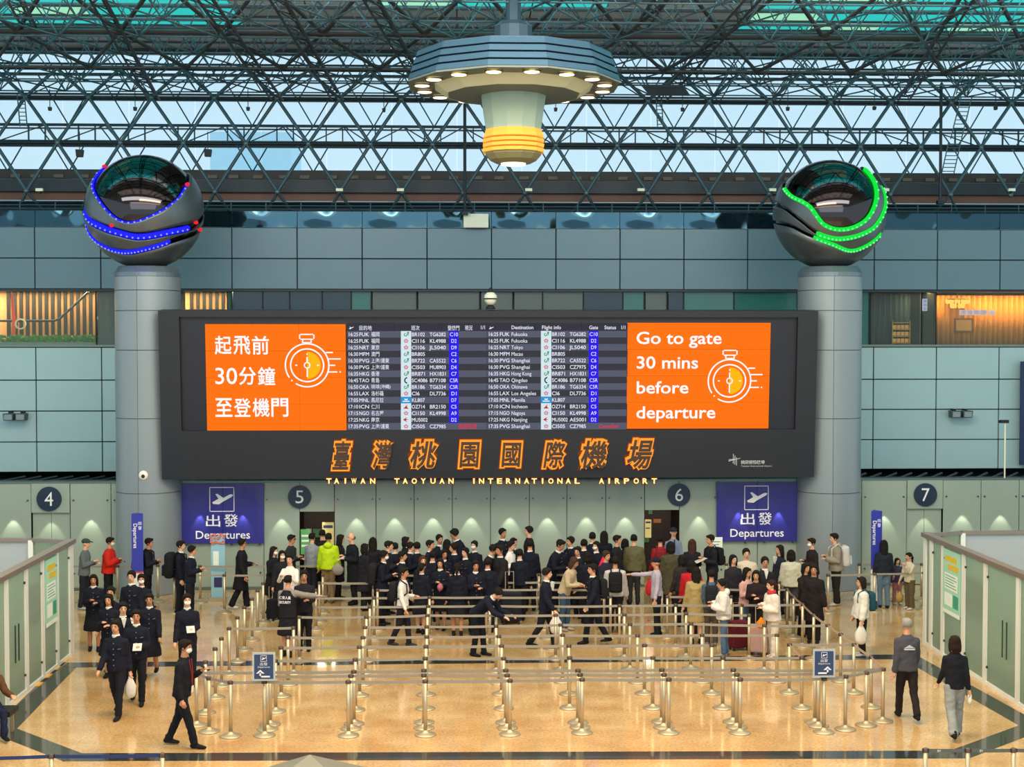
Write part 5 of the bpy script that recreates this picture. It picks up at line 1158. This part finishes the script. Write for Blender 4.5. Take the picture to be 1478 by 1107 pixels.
def stu(u, v, rz, pose, label, h=1.70, hair='hair_fringe', bot='trousers', extra=('collar', 'buttons'), **k): person(u, v, h, rz, pose, ('jacket', U), (bot, '#12151f'), hair, label, extra=extra, **k)
# --- left group walking towards the viewer
stu(168, 893, -8, 'walk', 'student in navy uniform leading the left group, walking towards the viewer with open right hand')
stu(197, 879, 8, 'walk_hold', 'student in navy uniform holding a paper, right behind the leading student of the left group')
stu(177, 868, 20, 'phone', 'student in the left group raising a white paper to his mouth', extra=('collar', 'front'))
stu(158, 856, -5, 'stand_hold', 'girl student in navy with white collar at the left of the walking group', 1.64, 'hair_bob', 'skirt')
stu(216, 856, 5, 'walk_b', 'smiling girl student in navy coat and skirt at the right of the walking group', 1.64, 'hair_tail', 'skirt')
stu(190, 823, -5, 'stand', 'broad student in buttoned navy jacket at the back of the left group', 1.76)
stu(204, 828, 10, 'stand', 'student with white mask half hidden at the back of the left group', 1.66, extra=('collar', 'mask'))
stu(135, 828, 10, 'stand_hold', 'girl student with dark bob and white collar looking at her phone, beside the left booth', 1.62, 'hair_bob', 'skirt')
stu(270, 856, 15, 'walk_hold', 'masked student in navy uniform holding papers, between the belt posts at left', 1.73, extra=('collar', 'mask'))
stu(160, 846, 0, 'stand', 'student mostly hidden behind the girls of the left group', 1.68)
person(262, 922, 1.73, 78, 'stride', ('jacket', '#10141c'), ('trousers', '#10131b'), 'hair_short', 'staff man all in black with mask and lanyard striding right in the left foreground', extra=('mask',))
person(121, 777, 1.72, 88, 'stand_hold', ('jacket', '#5c6668'), ('trousers', '#1b2028'), 'cap', 'man with grey cap and grey sweater at the back left beside the booth', hc='#3a4444', shoes='#9aa0a0')
person(156, 775, 1.70, 88, 'stand_hold', ('puffer', '#c0261c'), ('trousers', '#15181e'), 'hair_short', 'man in bright red jacket with mask at the back left', extra=('mask',))
person(212, 776, 1.72, 88, 'stand_hold', ('jacket', '#151a26'), ('trousers', '#14161c'), 'hair_short', 'dark clothed person walking right behind the left blue totem')
stu(260, 780, 88, 'stand', 'student with a huge black backpack in front of the left column', 1.73, 'hair_short')
stu(274, 787, 88, 'stand_hold', 'student with white collar in profile just right of the one with the huge backpack', 1.70)
person(348, 777, 1.72, 88, 'walk_hold', ('coat', '#14141a'), ('wide', '#14141c'), 'hair_fringe', 'young man with glasses in black and very wide trousers before the left departures sign', extra=('glasses',), shoes='#c8c8c8')
person(393, 788, 1.62, 60, 'stand_hold', ('coat', '#16161e'), ('leggings', '#4a4438'), 'hair_long', 'woman with very long dark hair and mask right of the left departures sign', extra=('mask',))
person(407, 794, 1.60, 20, 'stand', ('coat', '#1a1a22'), ('trousers', '#16161c'), 'hair_bob', 'masked woman in dark coat facing the viewer below number 5', extra=('mask',))
person(418, 771, 1.72, 70, 'stand_hold', ('jacket', '#24282a'), ('trousers', '#1a1a20'), 'hair_short', 'man with glasses in dark olive jacket beneath number 5', extra=('glasses',))
person(419, 799, 1.72, -15, 'arms_folded', ('shirt', '#e2ddd6'), ('trousers', '#1a1c24'), 'hair_short', 'young man in white shirt with folded arms below number 5')
person(415, 830, 1.68, 165, 'point_right', ('jacket', '#86807a', 'vest'), ('skirt', '#16161e'), 'hair_short', 'guard in black with white lettering on the back, grey sleeve stretched right')
person(439, 822, 1.70, 5, 'stand_hold', ('jacket', '#201c24'), ('trousers', '#16161c'), 'hair_fringe', 'dark clothed young man facing the viewer beside the guard with lettering')
person(450, 769, 1.68, 150, 'stand', ('jacket', '#8a9298'), ('trousers', '#22242c'), 'hair_short', 'person in pale grey top entering the doorway below number 5')
person(465, 764, 1.70, 180, 'stand', ('jacket', '#191920'), ('trousers', '#1a1a20'), 'hair_short', 'person in black with black backpack in the doorway below number 5')
person(474, 769, 1.74, 175, 'stand', ('puffer', '#b4d41e'), ('trousers', '#7a6a4c'), 'hair_short', 'person in neon yellow jacket and khaki trousers seen from behind', extra=('hood',), shoes='#50483c')
person(489, 771, 1.64, 100, 'stand_hold', ('coat', '#1a171d'), ('trousers', '#16161c'), 'hair_long', 'long haired woman in dark coat right of the neon yellow jacket')
person(510, 768, 1.78, -60, 'stand_hold', ('coat', '#16181e'), ('trousers', '#1a1a20'), 'hair_fringe_ring', 'bald man in long black coat facing left', sk=2, hc='#5a5048')
person(538, 775, 1.66, 180, 'stand', ('jacket', '#1c1a22'), ('trousers', '#1a1a20'), 'hair_long', 'long haired woman seen from behind right of the bald man')
person(558, 780, 1.76, 80, 'stand_hold', ('jacket', '#191c28'), ('trousers', '#14161e'), 'hair_short', 'tall short haired young man facing right behind the masked student')
stu(551, 794, 85, 'stand_hold', 'masked student in navy with white collar and big backpack facing right', 1.72, extra=('collar', 'mask'))
stu(585, 774, 85, 'stand', 'dark haired student at the back, left of the pair by the wall seam', 1.66, 'hair_bob')
stu(590, 782, 85, 'stand_hold', 'student in profile just below the dark haired one at the wall seam', 1.66)
stu(580, 795, 80, 'stand', 'student with white collar facing right above the white shirted one', 1.68, 'hair_short')
person(581, 818, 1.70, 75, 'walk_hold', ('shirt', '#dcd8d2'), ('trousers', '#1b1c26'), 'hair_short', 'young man in white shirt with black backpack and hand at his mouth', shoes='#303036')
stu(602, 782, 175, 'stand', 'dark uniform back seen between the white shirt and the middle group', 1.66)
stu(620, 779, 70, 'stand', 'crew cut student in navy facing right, left of the middle group', 1.73, 'hair_short')
stu(634, 771, 30, 'stand', 'student with cap of dark hair turned to the viewer, middle group back row', 1.72, extra=('collar', 'front'))
stu(645, 778, 180, 'stand', 'dark haired person seen from behind in the middle group back row', 1.64, 'hair_long')
stu(658, 783, -85, 'stand_hold', 'navy suited student facing left with thick hair in the middle group', 1.72)
stu(671, 766, -80, 'stand_bow', 'tall student bowing his head left at the back of the middle group', 1.78)
stu(685, 780, -30, 'stand', 'student with mask at the right of the middle group', 1.66, extra=('collar', 'mask'))
stu(697, 789, 80, 'stand_bow', 'student looking down to the right at the end of the middle group', 1.68)
stu(686, 808, 10, 'stand_hold', 'student in navy with hands together at the front right of the middle group', 1.66)
stu(610, 802, 15, 'stand', 'brown haired girl with corsage at the front left of the middle group', 1.60, 'hair_long', 'skirt', hc='#4a2c1c')
stu(636, 805, -10, 'stand_hold', 'girl student holding pink flowers in the front row of the middle group', 1.62, 'hair_bob', 'skirt')
stu(660, 812, 175, 'stand', 'girl student in skirt with bare legs seen from behind in the front row', 1.62, 'hair_tail', 'skirt')
stu(688, 829, 60, 'bend', 'student bending forward with white collar near the belts, right of the front row', 1.68)
stu(624, 795, 160, 'stand', 'student back seen inside the middle group', 1.64)
stu(725, 762, 40, 'stand', 'tall student standing against the glass with dark hair, upper middle', 1.80)
person(735, 780, 1.70, 60, 'stand_hold', ('shirt', '#e4e2de'), ('trousers', '#1a1c24'), 'hair_fringe', 'young man in white shirt at the back of the centre', extra=('collar',))
stu(741, 776, 40, 'stand', 'student with white collar just right of the white shirt in the centre', 1.66)
person(723, 786, 1.75, -60, 'pull', ('puffer', '#1c1a1e'), ('trousers', '#1c2436'), 'hair_short', 'young man in dark shiny jacket holding a luggage handle in the centre', extra=('collar',))
person(764, 759, 1.82, -80, 'stand', ('jacket', '#19181f'), ('trousers', '#16161c'), 'hair_fringe', 'tallest young man in the centre facing left before the glass')
stu(765, 779, 180, 'stand', 'uniformed student with broad navy back in the centre', 1.72, 'hair_short')
stu(795, 781, 60, 'stand_bow', 'student in navy bending right in the centre', 1.74, 'hair_short')
stu(808, 780, 180, 'stand', 'dark haired head seen from behind beside the bending student', 1.66)
stu(824, 774, -60, 'stand', 'student with backpack facing left, right of centre', 1.74)
person(815, 806, 1.62, 60, 'stand_bow', ('jacket', '#b8a688'), ('trousers', '#34506a'), 'hair_bob', 'bending person in beige jacket and blue jeans, right of centre', hc='#3c2a22', shoes='#a09890')
stu(843, 778, 180, 'stand', 'student seen from behind in the crowd right of centre', 1.70, 'hair_fringe')
stu(855, 768, 170, 'stand', 'student at the very back below the wall seam right of centre', 1.72)
stu(872, 766, 180, 'stand', 'long haired girl at the very back right of centre', 1.66, 'hair_long')
stu(861, 781, -40, 'stand', 'masked student in the crowd beside the pink bag', 1.66, extra=('collar', 'mask'))
person(890, 772, 1.76, 70, 'stand', ('jacket', '#1a1a1e'), ('trousers', '#1a1a20'), 'hair_short', 'man in black turned right, left of the olive puffer coat')
person(902, 777, 1.60, 170, 'stand', ('jacket', '#1c1c22'), ('trousers', '#1a1a20'), 'hair_bob', 'short dark person between the man in black and the olive coat')
person(915, 771, 1.74, 178, 'stand', ('puffer', '#5c5a3e'), ('trousers', '#2a2a2c'), 'hair_short', 'person in olive green puffer coat seen from behind')
person(873, 794, 1.70, 40, 'stand_hold', ('jacket', '#20222e'), ('trousers', '#1b1c26'), 'hair_fringe', 'brown haired young man in dark jacket facing right of the pink bag', hc='#3a2818')
person(888, 803, 1.70, 175, 'stand', ('puffer', '#b8b4b0'), ('trousers', '#16161e'), 'hair_fringe', 'person in black and white patterned hoodie with black backpack', shoes='#202020')
stu(787, 819, 70, 'walk', 'suited student with white shopping bag striding right in front of the centre', 1.72, extra=('collar', 'front'))
stu(857, 813, -75, 'walk_b', 'student with black backpack walking left in front of the crowd', 1.74, 'hair_short')
person(948, 804, 1.74, -88, 'point', ('shirt', '#a8a0b0'), ('trousers', '#14161e'), 'cap', 'security officer in lavender shirt and dark cap pointing left', hc='#141826')
person(972, 761, 1.76, 0, 'stand', ('shirt', '#7886a0'), ('trousers', '#16181e'), 'cap', 'officer in blue shirt and tie facing the viewer in doorway 6', hc='#1c2230', extra=('tie',))
person(953, 773, 1.66, 175, 'stand', ('jacket', '#96202a'), ('trousers', '#2a2a2c'), 'hair_short', 'person with red jacket seen from behind in doorway 6')
person(968, 781, 1.76, 180, 'stand', ('coat', '#46442e'), ('trousers', '#1c1c20'), 'hair_bob', 'person in long olive coat seen from behind right of the pointing officer')
person(999, 778, 1.66, 170, 'stand_hold', ('jacket', '#1a1a24'), ('trousers', '#1a1a20'), 'hair_long', 'woman with long brown hair and dark jacket beside doorway 6', hc='#40241a')
person(1028, 771, 1.78, -70, 'stand_hold', ('jacket', '#181a22'), ('trousers', '#16181e'), 'hair_short', 'bearded man in black suit reading a white paper, left of the right departures sign')
person(998, 808, 1.66, 160, 'stand', ('puffer', '#b01c28'), ('trousers', '#1a1a20'), 'hair_bob', 'person in red puffer jacket behind the beige trench coat')
person(1005, 818, 1.66, 178, 'stand', ('coat', '#a08c5c'), ('leggings', '#15151a'), 'hair_long', 'woman with long black hair in beige trench coat seen from behind')
person(1027, 822, 1.62, 170, 'stand', ('jacket', '#46586c'), ('trousers', '#4c443c'), 'hair_fringe', 'boy in blue denim jacket with dark backpack seen from behind', shoes='#807870')
person(1045, 835, 1.60, -95, 'stand_hold', ('puffer', '#d8d4cc'), ('trousers', '#4c6484'), 'hair_fringe', 'boy in white hooded jacket and jeans facing left', extra=('hood',), shoes='#8c8474')
person(1077, 791, 1.76, 0, 'stand', ('puffer', '#c8bca8'), ('trousers', '#2c2c34'), 'hair_fringe', 'young man in cream hoodie facing the viewer, right crowd')
person(1076, 818, 1.62, 40, 'stand_hold', ('jacket', '#c89c94'), ('trousers', '#5c7490'), 'hair_long', 'girl in pink sweater and jeans with long dark hair')
person(1104, 803, 1.76, 0, 'stand', ('jacket', '#1e2026'), ('trousers', '#20222a'), 'hair_fringe', 'curly haired man in black jacket over white shirt facing the viewer', extra=('front', 'collar'))
person(1116, 836, 1.62, -75, 'stand_hold', ('puffer', '#d4ccc0'), ('wide', '#d0c8bc'), 'hair_tail', 'girl in white hoodie and white trousers with red scarf', extra=('scarf',), hc='#2c1a14', shoes='#c8c0b8')
person(1126, 786, 1.66, -70, 'stand', ('jacket', '#1c2230'), ('trousers', '#1c202c'), 'hair_long', 'long haired woman in dark blue jacket below the right departures sign', extra=('front',))
person(1142, 793, 1.66, 170, 'stand', ('puffer', '#b8b8a4'), ('trousers', '#3a3a40'), 'hair_bob', 'person in cream fluffy jacket behind the long haired woman')
person(1174, 776, 1.72, -75, 'stand_hold', ('jacket', '#241c1e'), ('trousers', '#1c1c20'), 'hair_short', 'masked man in dark brown jacket in front of the right column', extra=('mask',))
person(1162, 812, 1.62, 30, 'arms_folded', ('coat', '#1e1816'), ('trousers', '#1a1618'), 'hair_bob', 'woman in dark brown coat at left of the couple by the right column')
person(1175, 814, 1.70, -20, 'stand', ('coat', '#1c1618'), ('trousers', '#1a1618'), 'hair_fringe', 'man in dark coat at right of the couple by the right column')
person(1207, 769, 1.78, -85, 'stand_hold', ('puffer', '#8c8678'), ('wide', '#22201e'), 'hair_short', 'man in grey green hoodie with white backpack and wide dark trousers', extra=('hood',), shoes='#c0bab0')
person(1244, 832, 1.64, -85, 'stand', ('puffer', '#d0d0c8'), ('trousers', '#181a1e'), 'hair_bob', 'woman in white sweater with teal backpack carrying a white plastic bag', shoes='#b0b0ac')
person(1276, 779, 1.66, 175, 'stand', ('jacket', '#1e2430'), ('trousers', '#5c7488'), 'hair_long', 'woman in dark jacket and jeans behind the right totem')
person(1295, 805, 1.15, 10, 'stand', ('jacket', '#3c3854'), ('trousers', '#a06a70'), 'hair_bob', 'small child in purple jacket and pink trousers near the right totem', shoes='#b8a8a4')
person(1313, 797, 1.38, -60, 'phone', ('shirt', '#c8c0a8'), ('wide', '#5a5038'), 'hair_tail', 'girl in cream top and olive trousers beside the small child', shoes='#c8c4bc')
person(1310, 892, 1.74, 178, 'walk', ('jacket', '#44464e'), ('trousers', '#221c1c'), 'hair_short', 'grey haired man in dark grey jacket walking away at right', hc='#8a8c88', sk=0)
person(1379, 917, 1.68, 176, 'walk_b', ('shirt', '#14161e'), ('wide', '#8c9290'), 'hair_bob', 'woman in black top and pale grey flared trousers walking away at right', hc='#24160f')
person(-8, 992, 1.66, 40, 'sit', ('jacket', '#5a3c28'), ('trousers', '#1c2440'), 'hair_short', 'seated person cut by the left frame edge, brown sleeves and blue trousers', loc=F(-20, 1068) + Vector((0, .15, 0)))
stu(640, 792, 20, 'stand_hold', 'student with dark bob between the crew cut one and the navy suit', 1.64, 'hair_bob')
stu(672, 790, -40, 'stand', 'student half hidden right of the thick haired navy suit', 1.66)
stu(608, 812, 150, 'stand', 'girl student in skirt seen from behind left of the corsage girls', 1.58, 'hair_tail', 'skirt')
stu(704, 805, 185, 'stand', 'student seen from behind between the middle group and the luggage', 1.66)
stu(750, 792, 170, 'stand', 'student with dark back left of the broad navy back', 1.66)
stu(835, 788, -30, 'stand_hold', 'student in navy beside the beige jacket looking at the viewer', 1.68)
stu(848, 796, 190, 'stand', 'student with dark back beside the bright pink bag', 1.66, 'hair_bob')
stu(570, 783, 160, 'stand', 'dark haired student between the tall young man and the wall seam pair', 1.62)
person(526, 784, 1.62, 120, 'stand', ('coat', '#1c1a22'), ('trousers', '#1a1a20'), 'hair_bob', 'short woman in dark coat just right of the bald man')
person(985, 800, 1.64, 200, 'stand', ('jacket', '#2a2628'), ('trousers', '#1a1a20'), 'hair_bob', 'dark jacketed person left of the red puffer jacket')
person(1058, 800, 1.66, 20, 'stand', ('jacket', '#26242c'), ('trousers', '#1a1a20'), 'hair_bob', 'dark jacketed woman between the notice stand and the cream hoodie')
person(1092, 822, 1.62, -20, 'stand_hold', ('jacket', '#22181c'), ('trousers', '#1a1a20'), 'hair_bob', 'dark jacketed woman between the pink sweater and the red scarf')
RES = build_people()
# ------------------------------------------------------------ things carried
def wp_(key, off):
    o, J, sc = RES[key]; return Matrix.Translation(o.location) @ Matrix.Rotation(o.rotation_euler.z, 4, 'Z') @ Matrix.Scale(sc, 4) @ (J['R'] @ Vector(off))
def find(s):
    k = sorted((q.find(s), q) for q in RES if s in q)
    if not k: raise KeyError(s)
    return k[0][1]
bmod = MB(); bmod.box(-.14, .14, .13, .29, .98, 1.40); me_bp = bevel(bmod.mesh('bag', [SK[0]]), .055, 3); me_bp.polygons.foreach_set('use_smooth', [True] * len(me_bp.polygons))
me_pk = bevel(MB().box(-.10, .10, .28, .33, 1.02, 1.2).mesh('pocket', [SK[0]]), .02, 2)
ms = MB()
for s in (-1, 1): ms.tube([(s * .09, .16, 1.36), (s * .10, .05, 1.475), (s * .105, -.11, 1.38), (s * .12, -.13, 1.2), (s * .14, .0, 1.08), (s * .12, .15, 1.05)], (.016), 6)
me_st = ms.mesh('strap', [SK[0]])
def backpack(key, color, label, k=1.0):
    key = find(key); o, J, sc = RES[key]; b_ = thing('backpack', label, 'backpack'); M = Matrix.Translation(o.location) @ Matrix.Rotation(o.rotation_euler.z, 4, 'Z') @ Matrix.Scale(sc, 4) @ J['R']
    loc_, rot_, _ = M.decompose(); b_.location = loc_; b_.rotation_mode = 'QUATERNION'; b_.rotation_quaternion = rot_; b_.scale = (sc,) * 3
    for nm, me in (('bag', me_bp), ('pocket', me_pk), ('strap', me_st)):
        c = put(nm, me, b_); slot(c, cloth(color))
        if k != 1.0 and nm != 'strap': c.scale = (k, k, k); c.location = (0, -.13 * (k - 1), -1.3 * (k - 1))
backpack('huge black backpack', '#12141a', 'huge black backpack on the student before the left column', 1.45); backpack('behind the left blue totem', '#12141a', 'black backpack worn behind the left blue totem', 1.2)
backpack('in black with black backpack in the doorway', '#1c1c22', 'black backpack in the doorway below number 5'); backpack('big backpack facing right', '#1a1a20', 'dark backpack on the masked student left of the white shirt', 1.2)
backpack('hand at his mouth', '#1a1a20', 'black backpack on the young man in white shirt'); backpack('student with backpack facing left', '#1c1c26', 'dark backpack on the student right of centre')
backpack('patterned hoodie', '#16161c', 'black backpack on the patterned hoodie', 1.1); backpack('black backpack walking left', '#1a1a1e', 'black backpack on the student walking left')
backpack('bearded man', '#14161c', 'black backpack on the bearded man'); backpack('denim jacket', '#1e2028', 'dark backpack on the boy in denim'); backpack('grey green hoodie', '#c8c8c4', 'large white backpack of the man before the right column', 1.2)
backpack('teal backpack carrying', '#1c4858', 'teal and navy backpack of the woman in the white sweater'); backpack('red jacket seen from behind in doorway', '#7a1c24', 'red backpack in doorway 6', .9)
me_case = bevel(MB().box(-.2, .2, -.125, .125, .06, .62).mesh('shell', [SK[0]]), .04, 3)
me_grv = MB(); [me_grv.box(x - .012, x + .012, -.131, .131, .1, .58) for x in (-.12, -.04, .04, .12)]; me_grv = me_grv.mesh('rib', [SK[0]])
me_hdl = MB().tube([(-.08, .1, .6), (-.08, .1, .98), (.08, .1, .98), (.08, .1, .6)], .01, 6).mesh('handle', mat('satin_steel'))
me_whl = MB().lathe([(.03, -.012), (.03, .012)], 12).xf(Matrix.Rotation(pi / 2, 4, 'Y')).mesh('wheel', m_dk)
def suitcase(u, v, rz, color, label, k=1.0):
    o = thing('suitcase', label, 'suitcase', F(u, v), radians(rz)); o.scale = (k,) * 3
    for nm, me in (('shell', me_case), ('rib', me_grv)): slot(put(nm, me, o), cloth(color))
    put('handle', me_hdl, o)
    for x in (-.15, .15):
        for y in (-.09, .09): put('wheel', me_whl, o, (x, y, .03))
suitcase(1066, 938, 15, '#5c1824', 'dark red ribbed suitcase beside the boy in white hooded jacket'); suitcase(1095, 945, -20, '#c09a90', 'pink suitcase beside the girl with red scarf'); suitcase(737, 900, 10, '#20222c', 'large dark suitcase held in the centre', 1.2); suitcase(167, 848, 80, '#6a7478', 'grey suitcase of the man in the red jacket')
suitcase(395, 895, 60, '#15171c', 'small black suitcase by the long haired woman at left', .8)
def sack(loc, color, label, w_=.13, h_=.36, name='shopping_bag', cat='bag'):
    o = thing(name, label, cat, loc); mb = MB(); mb.tube([(0, 0, -h_), (0, 0, -h_ * .6), (0, 0, -h_ * .2)], [(w_ * .9, .06), (w_, .07), (w_ * .35, .03)], 12); slot(put('bag', mb.mesh('bag', [SK[0]], True), o), cloth(color)); slot(put('handle', MB().tube([(-.03, 0, -h_ * .15), (0, 0, 0), (.03, 0, -h_ * .15)], .008, 6).mesh('handle', [SK[0]]), o), cloth(color))
def hand_at(key, side, d=.07): o, J, sc = RES[find(key)]; q = J['wr' + side] + J['hd' + side] * d; return Matrix.Translation(o.location) @ Matrix.Rotation(o.rotation_euler.z, 4, 'Z') @ Matrix.Scale(sc, 4) @ q
sack(hand_at('teal backpack carrying', 'L'), '#d4d4d0', 'white plastic bag in the hand of the woman with the teal backpack'); sack(hand_at('white shopping bag striding', 'R'), '#d8d4cc', 'white shopping bag carried by the suited student in front')
sack(hand_at('leading the left group', 'L'), '#d0ccc4', 'white bag carried by the leading student of the left group', .1, .34); sack(hand_at('beside the small child', 'R') + Vector((0, 0, -.2)), '#a88a4c', 'tan shoulder bag of the girl beside the child', .1, .2)
sack(hand_at('curly haired man', 'R') + Vector((0, -.1, .25)), '#b01820', 'bright red handbag in the right crowd', .17, .24, 'handbag'); sack(hand_at('bald man', 'L') + Vector((-.1, -.1, -.1)), '#8c8880', 'grey shoulder bag left of the bald man', .15, .2); sack(hand_at('olive green puffer', 'R') + Vector((.1, -.2, -.1)), '#c42c3c', 'pink red paper bag on the floor line beside the olive coat', .1, .36)
sack(hand_at('masked student in the crowd beside', 'L') + Vector((0, -.2, .65)), '#d8285c', 'bright pink bag in the crowd right of centre', .13, .45); sack(hand_at('holding pink flowers', 'L') + Vector((0, -.05, .05)), '#b86a80', 'pink flower corsage at the middle group', .07, .12, 'corsage', 'flowers')
sack(hand_at('brown haired girl with corsage', 'R') + Vector((0, -.1, .1)), '#c8a8a4', 'pale pink corsage left of the middle group front row', .09, .14, 'corsage', 'flowers'); sack(hand_at('girl in white hoodie and white', 'R') + Vector((0, -.1, -.25)), '#c87818', 'orange plush bag before the girl in white', .1, .16, 'handbag')
def sheet(key, side, label, size=(.15, .21), color='paper_white', tilt=25, off=(0, 0, 0), name='paper_sheet', cat='paper'):
    o = thing(name, label, cat, hand_at(key, side, .1) + Vector(off)); o.rotation_euler = (radians(tilt), 0, RES[find(key)][0].rotation_euler.z)
    part('sheet' if cat == 'paper' else 'body', MB().box(-size[0] / 2, size[0] / 2, -size[1] / 2, size[1] / 2, -.003, .003), mat(color, {'paper_white': '#d4d0c8', 'phone_black': '#15161a'}[color], .5), o)
sheet('holding a paper, right behind', 'L', 'white paper held by the second student of the left group'); sheet('raising a white paper', 'L', 'folded white paper at the mouth of a left group student', (.1, .18)); sheet('holding papers, between', 'L', 'pale paper held by the masked student between belt posts')
sheet('grey sleeve stretched right', 'R', 'white paper in the stretched hand of the guard', (.15, .3), tilt=10); sheet('reading a white paper', 'L', 'white paper read by the bearded man', (.21, .3), tilt=20); sheet('bald man', 'L', 'white papers in the hand of the bald man', (.1, .2))
for k_, s_, lb in (('bright red jacket', 'L', 'dark phone of the man in the red jacket'), ('very wide trousers', 'L', 'dark phone of the young man in wide trousers'), ('looking at her phone', 'L', 'phone of the girl beside the left booth'), ('masked man in dark brown', 'L', 'phone of the masked man before the right column'), ('left foreground', 'L', 'dark phone of the staff man in black in the left foreground')): sheet(k_, s_, lb, (.075, .15), 'phone_black', name='phone', cat='phone')
o = thing('bottle', 'white drink bottle in the hand of the woman in grey trousers', 'bottle', hand_at('pale grey flared', 'R', .09) + Vector((0, 0, -.1))); part('body', MB().lathe([(.03, -.06), (.034, .0), (.034, .09), (.018, .12)], 14), mat('box_white'), o, True); part('cap', MB().lathe([(.018, .12), (.018, .14)], 12), m_dk, o)
# lettering and marks on clothing
def on_back(key, fn, nm='lettering', m=None, side=1, y=.150):
    o, J, sc = RES[find(key)]; mb = MB(); fn(mb); M = J['R'] @ Matrix.Translation((0, side * y, 0)) @ (Matrix.Rotation(pi, 4, 'Z') if side > 0 else Matrix.Identity(4)); mb.xf(M); part(nm, mb, m or mat('print_white'), o)
on_back('white lettering on the back', lambda mb: (add_text(mb, '保安人員', -.13, 1.24, 0, x1=.13, z1=1.31, offset=.02, ext=.01), add_text(mb, 'SECURITY', -.13, 1.15, 0, x1=.13, z1=1.205, offset=.02, ext=.01)), y=.162)
on_back('grey haired man', lambda mb: (mb.prism([(-.1, 1.24), (0, 1.275), (.1, 1.24), (.02, 1.255), (0, 1.30), (-.02, 1.255)], -.004, .004), mb.box(-.09, .09, -.004, .004, 1.215, 1.228)), 'emblem', y=.148)
# lanyard and badge on the striding staff man
o, J, sc = RES[find('left foreground')]; mb = MB(); mb.tube([(-.05, -.10, 1.43), (-.02, -.15, 1.2), (.0, -.165, 1.02)], .004, 5); mb.tube([(.05, -.10, 1.43), (.02, -.15, 1.2), (.0, -.165, 1.02)], .004, 5); mb.xf(J['R']); part('lanyard', mb, mat('scarf_red'), o)
mb = MB().box(-.035, .035, -.175, -.168, .92, 1.02).xf(J['R']); part('badge', mb, mat('box_white'), o)
# stool of the seated person
pq = F(-20, 1068) + Vector((0, .15, 0)); o = thing('bench', 'low bench under the seated person at the left frame edge', 'bench', pq); part('seat', MB().box(-.5, .35, -.05, .42, .34, .42), m_dk, o)
for x in (-.42, .27):
    for y in (0, .35): part('leg', MB().box(x - .02, x + .02, y - .02, y + .02, 0, .34), mat('satin_steel'), o)
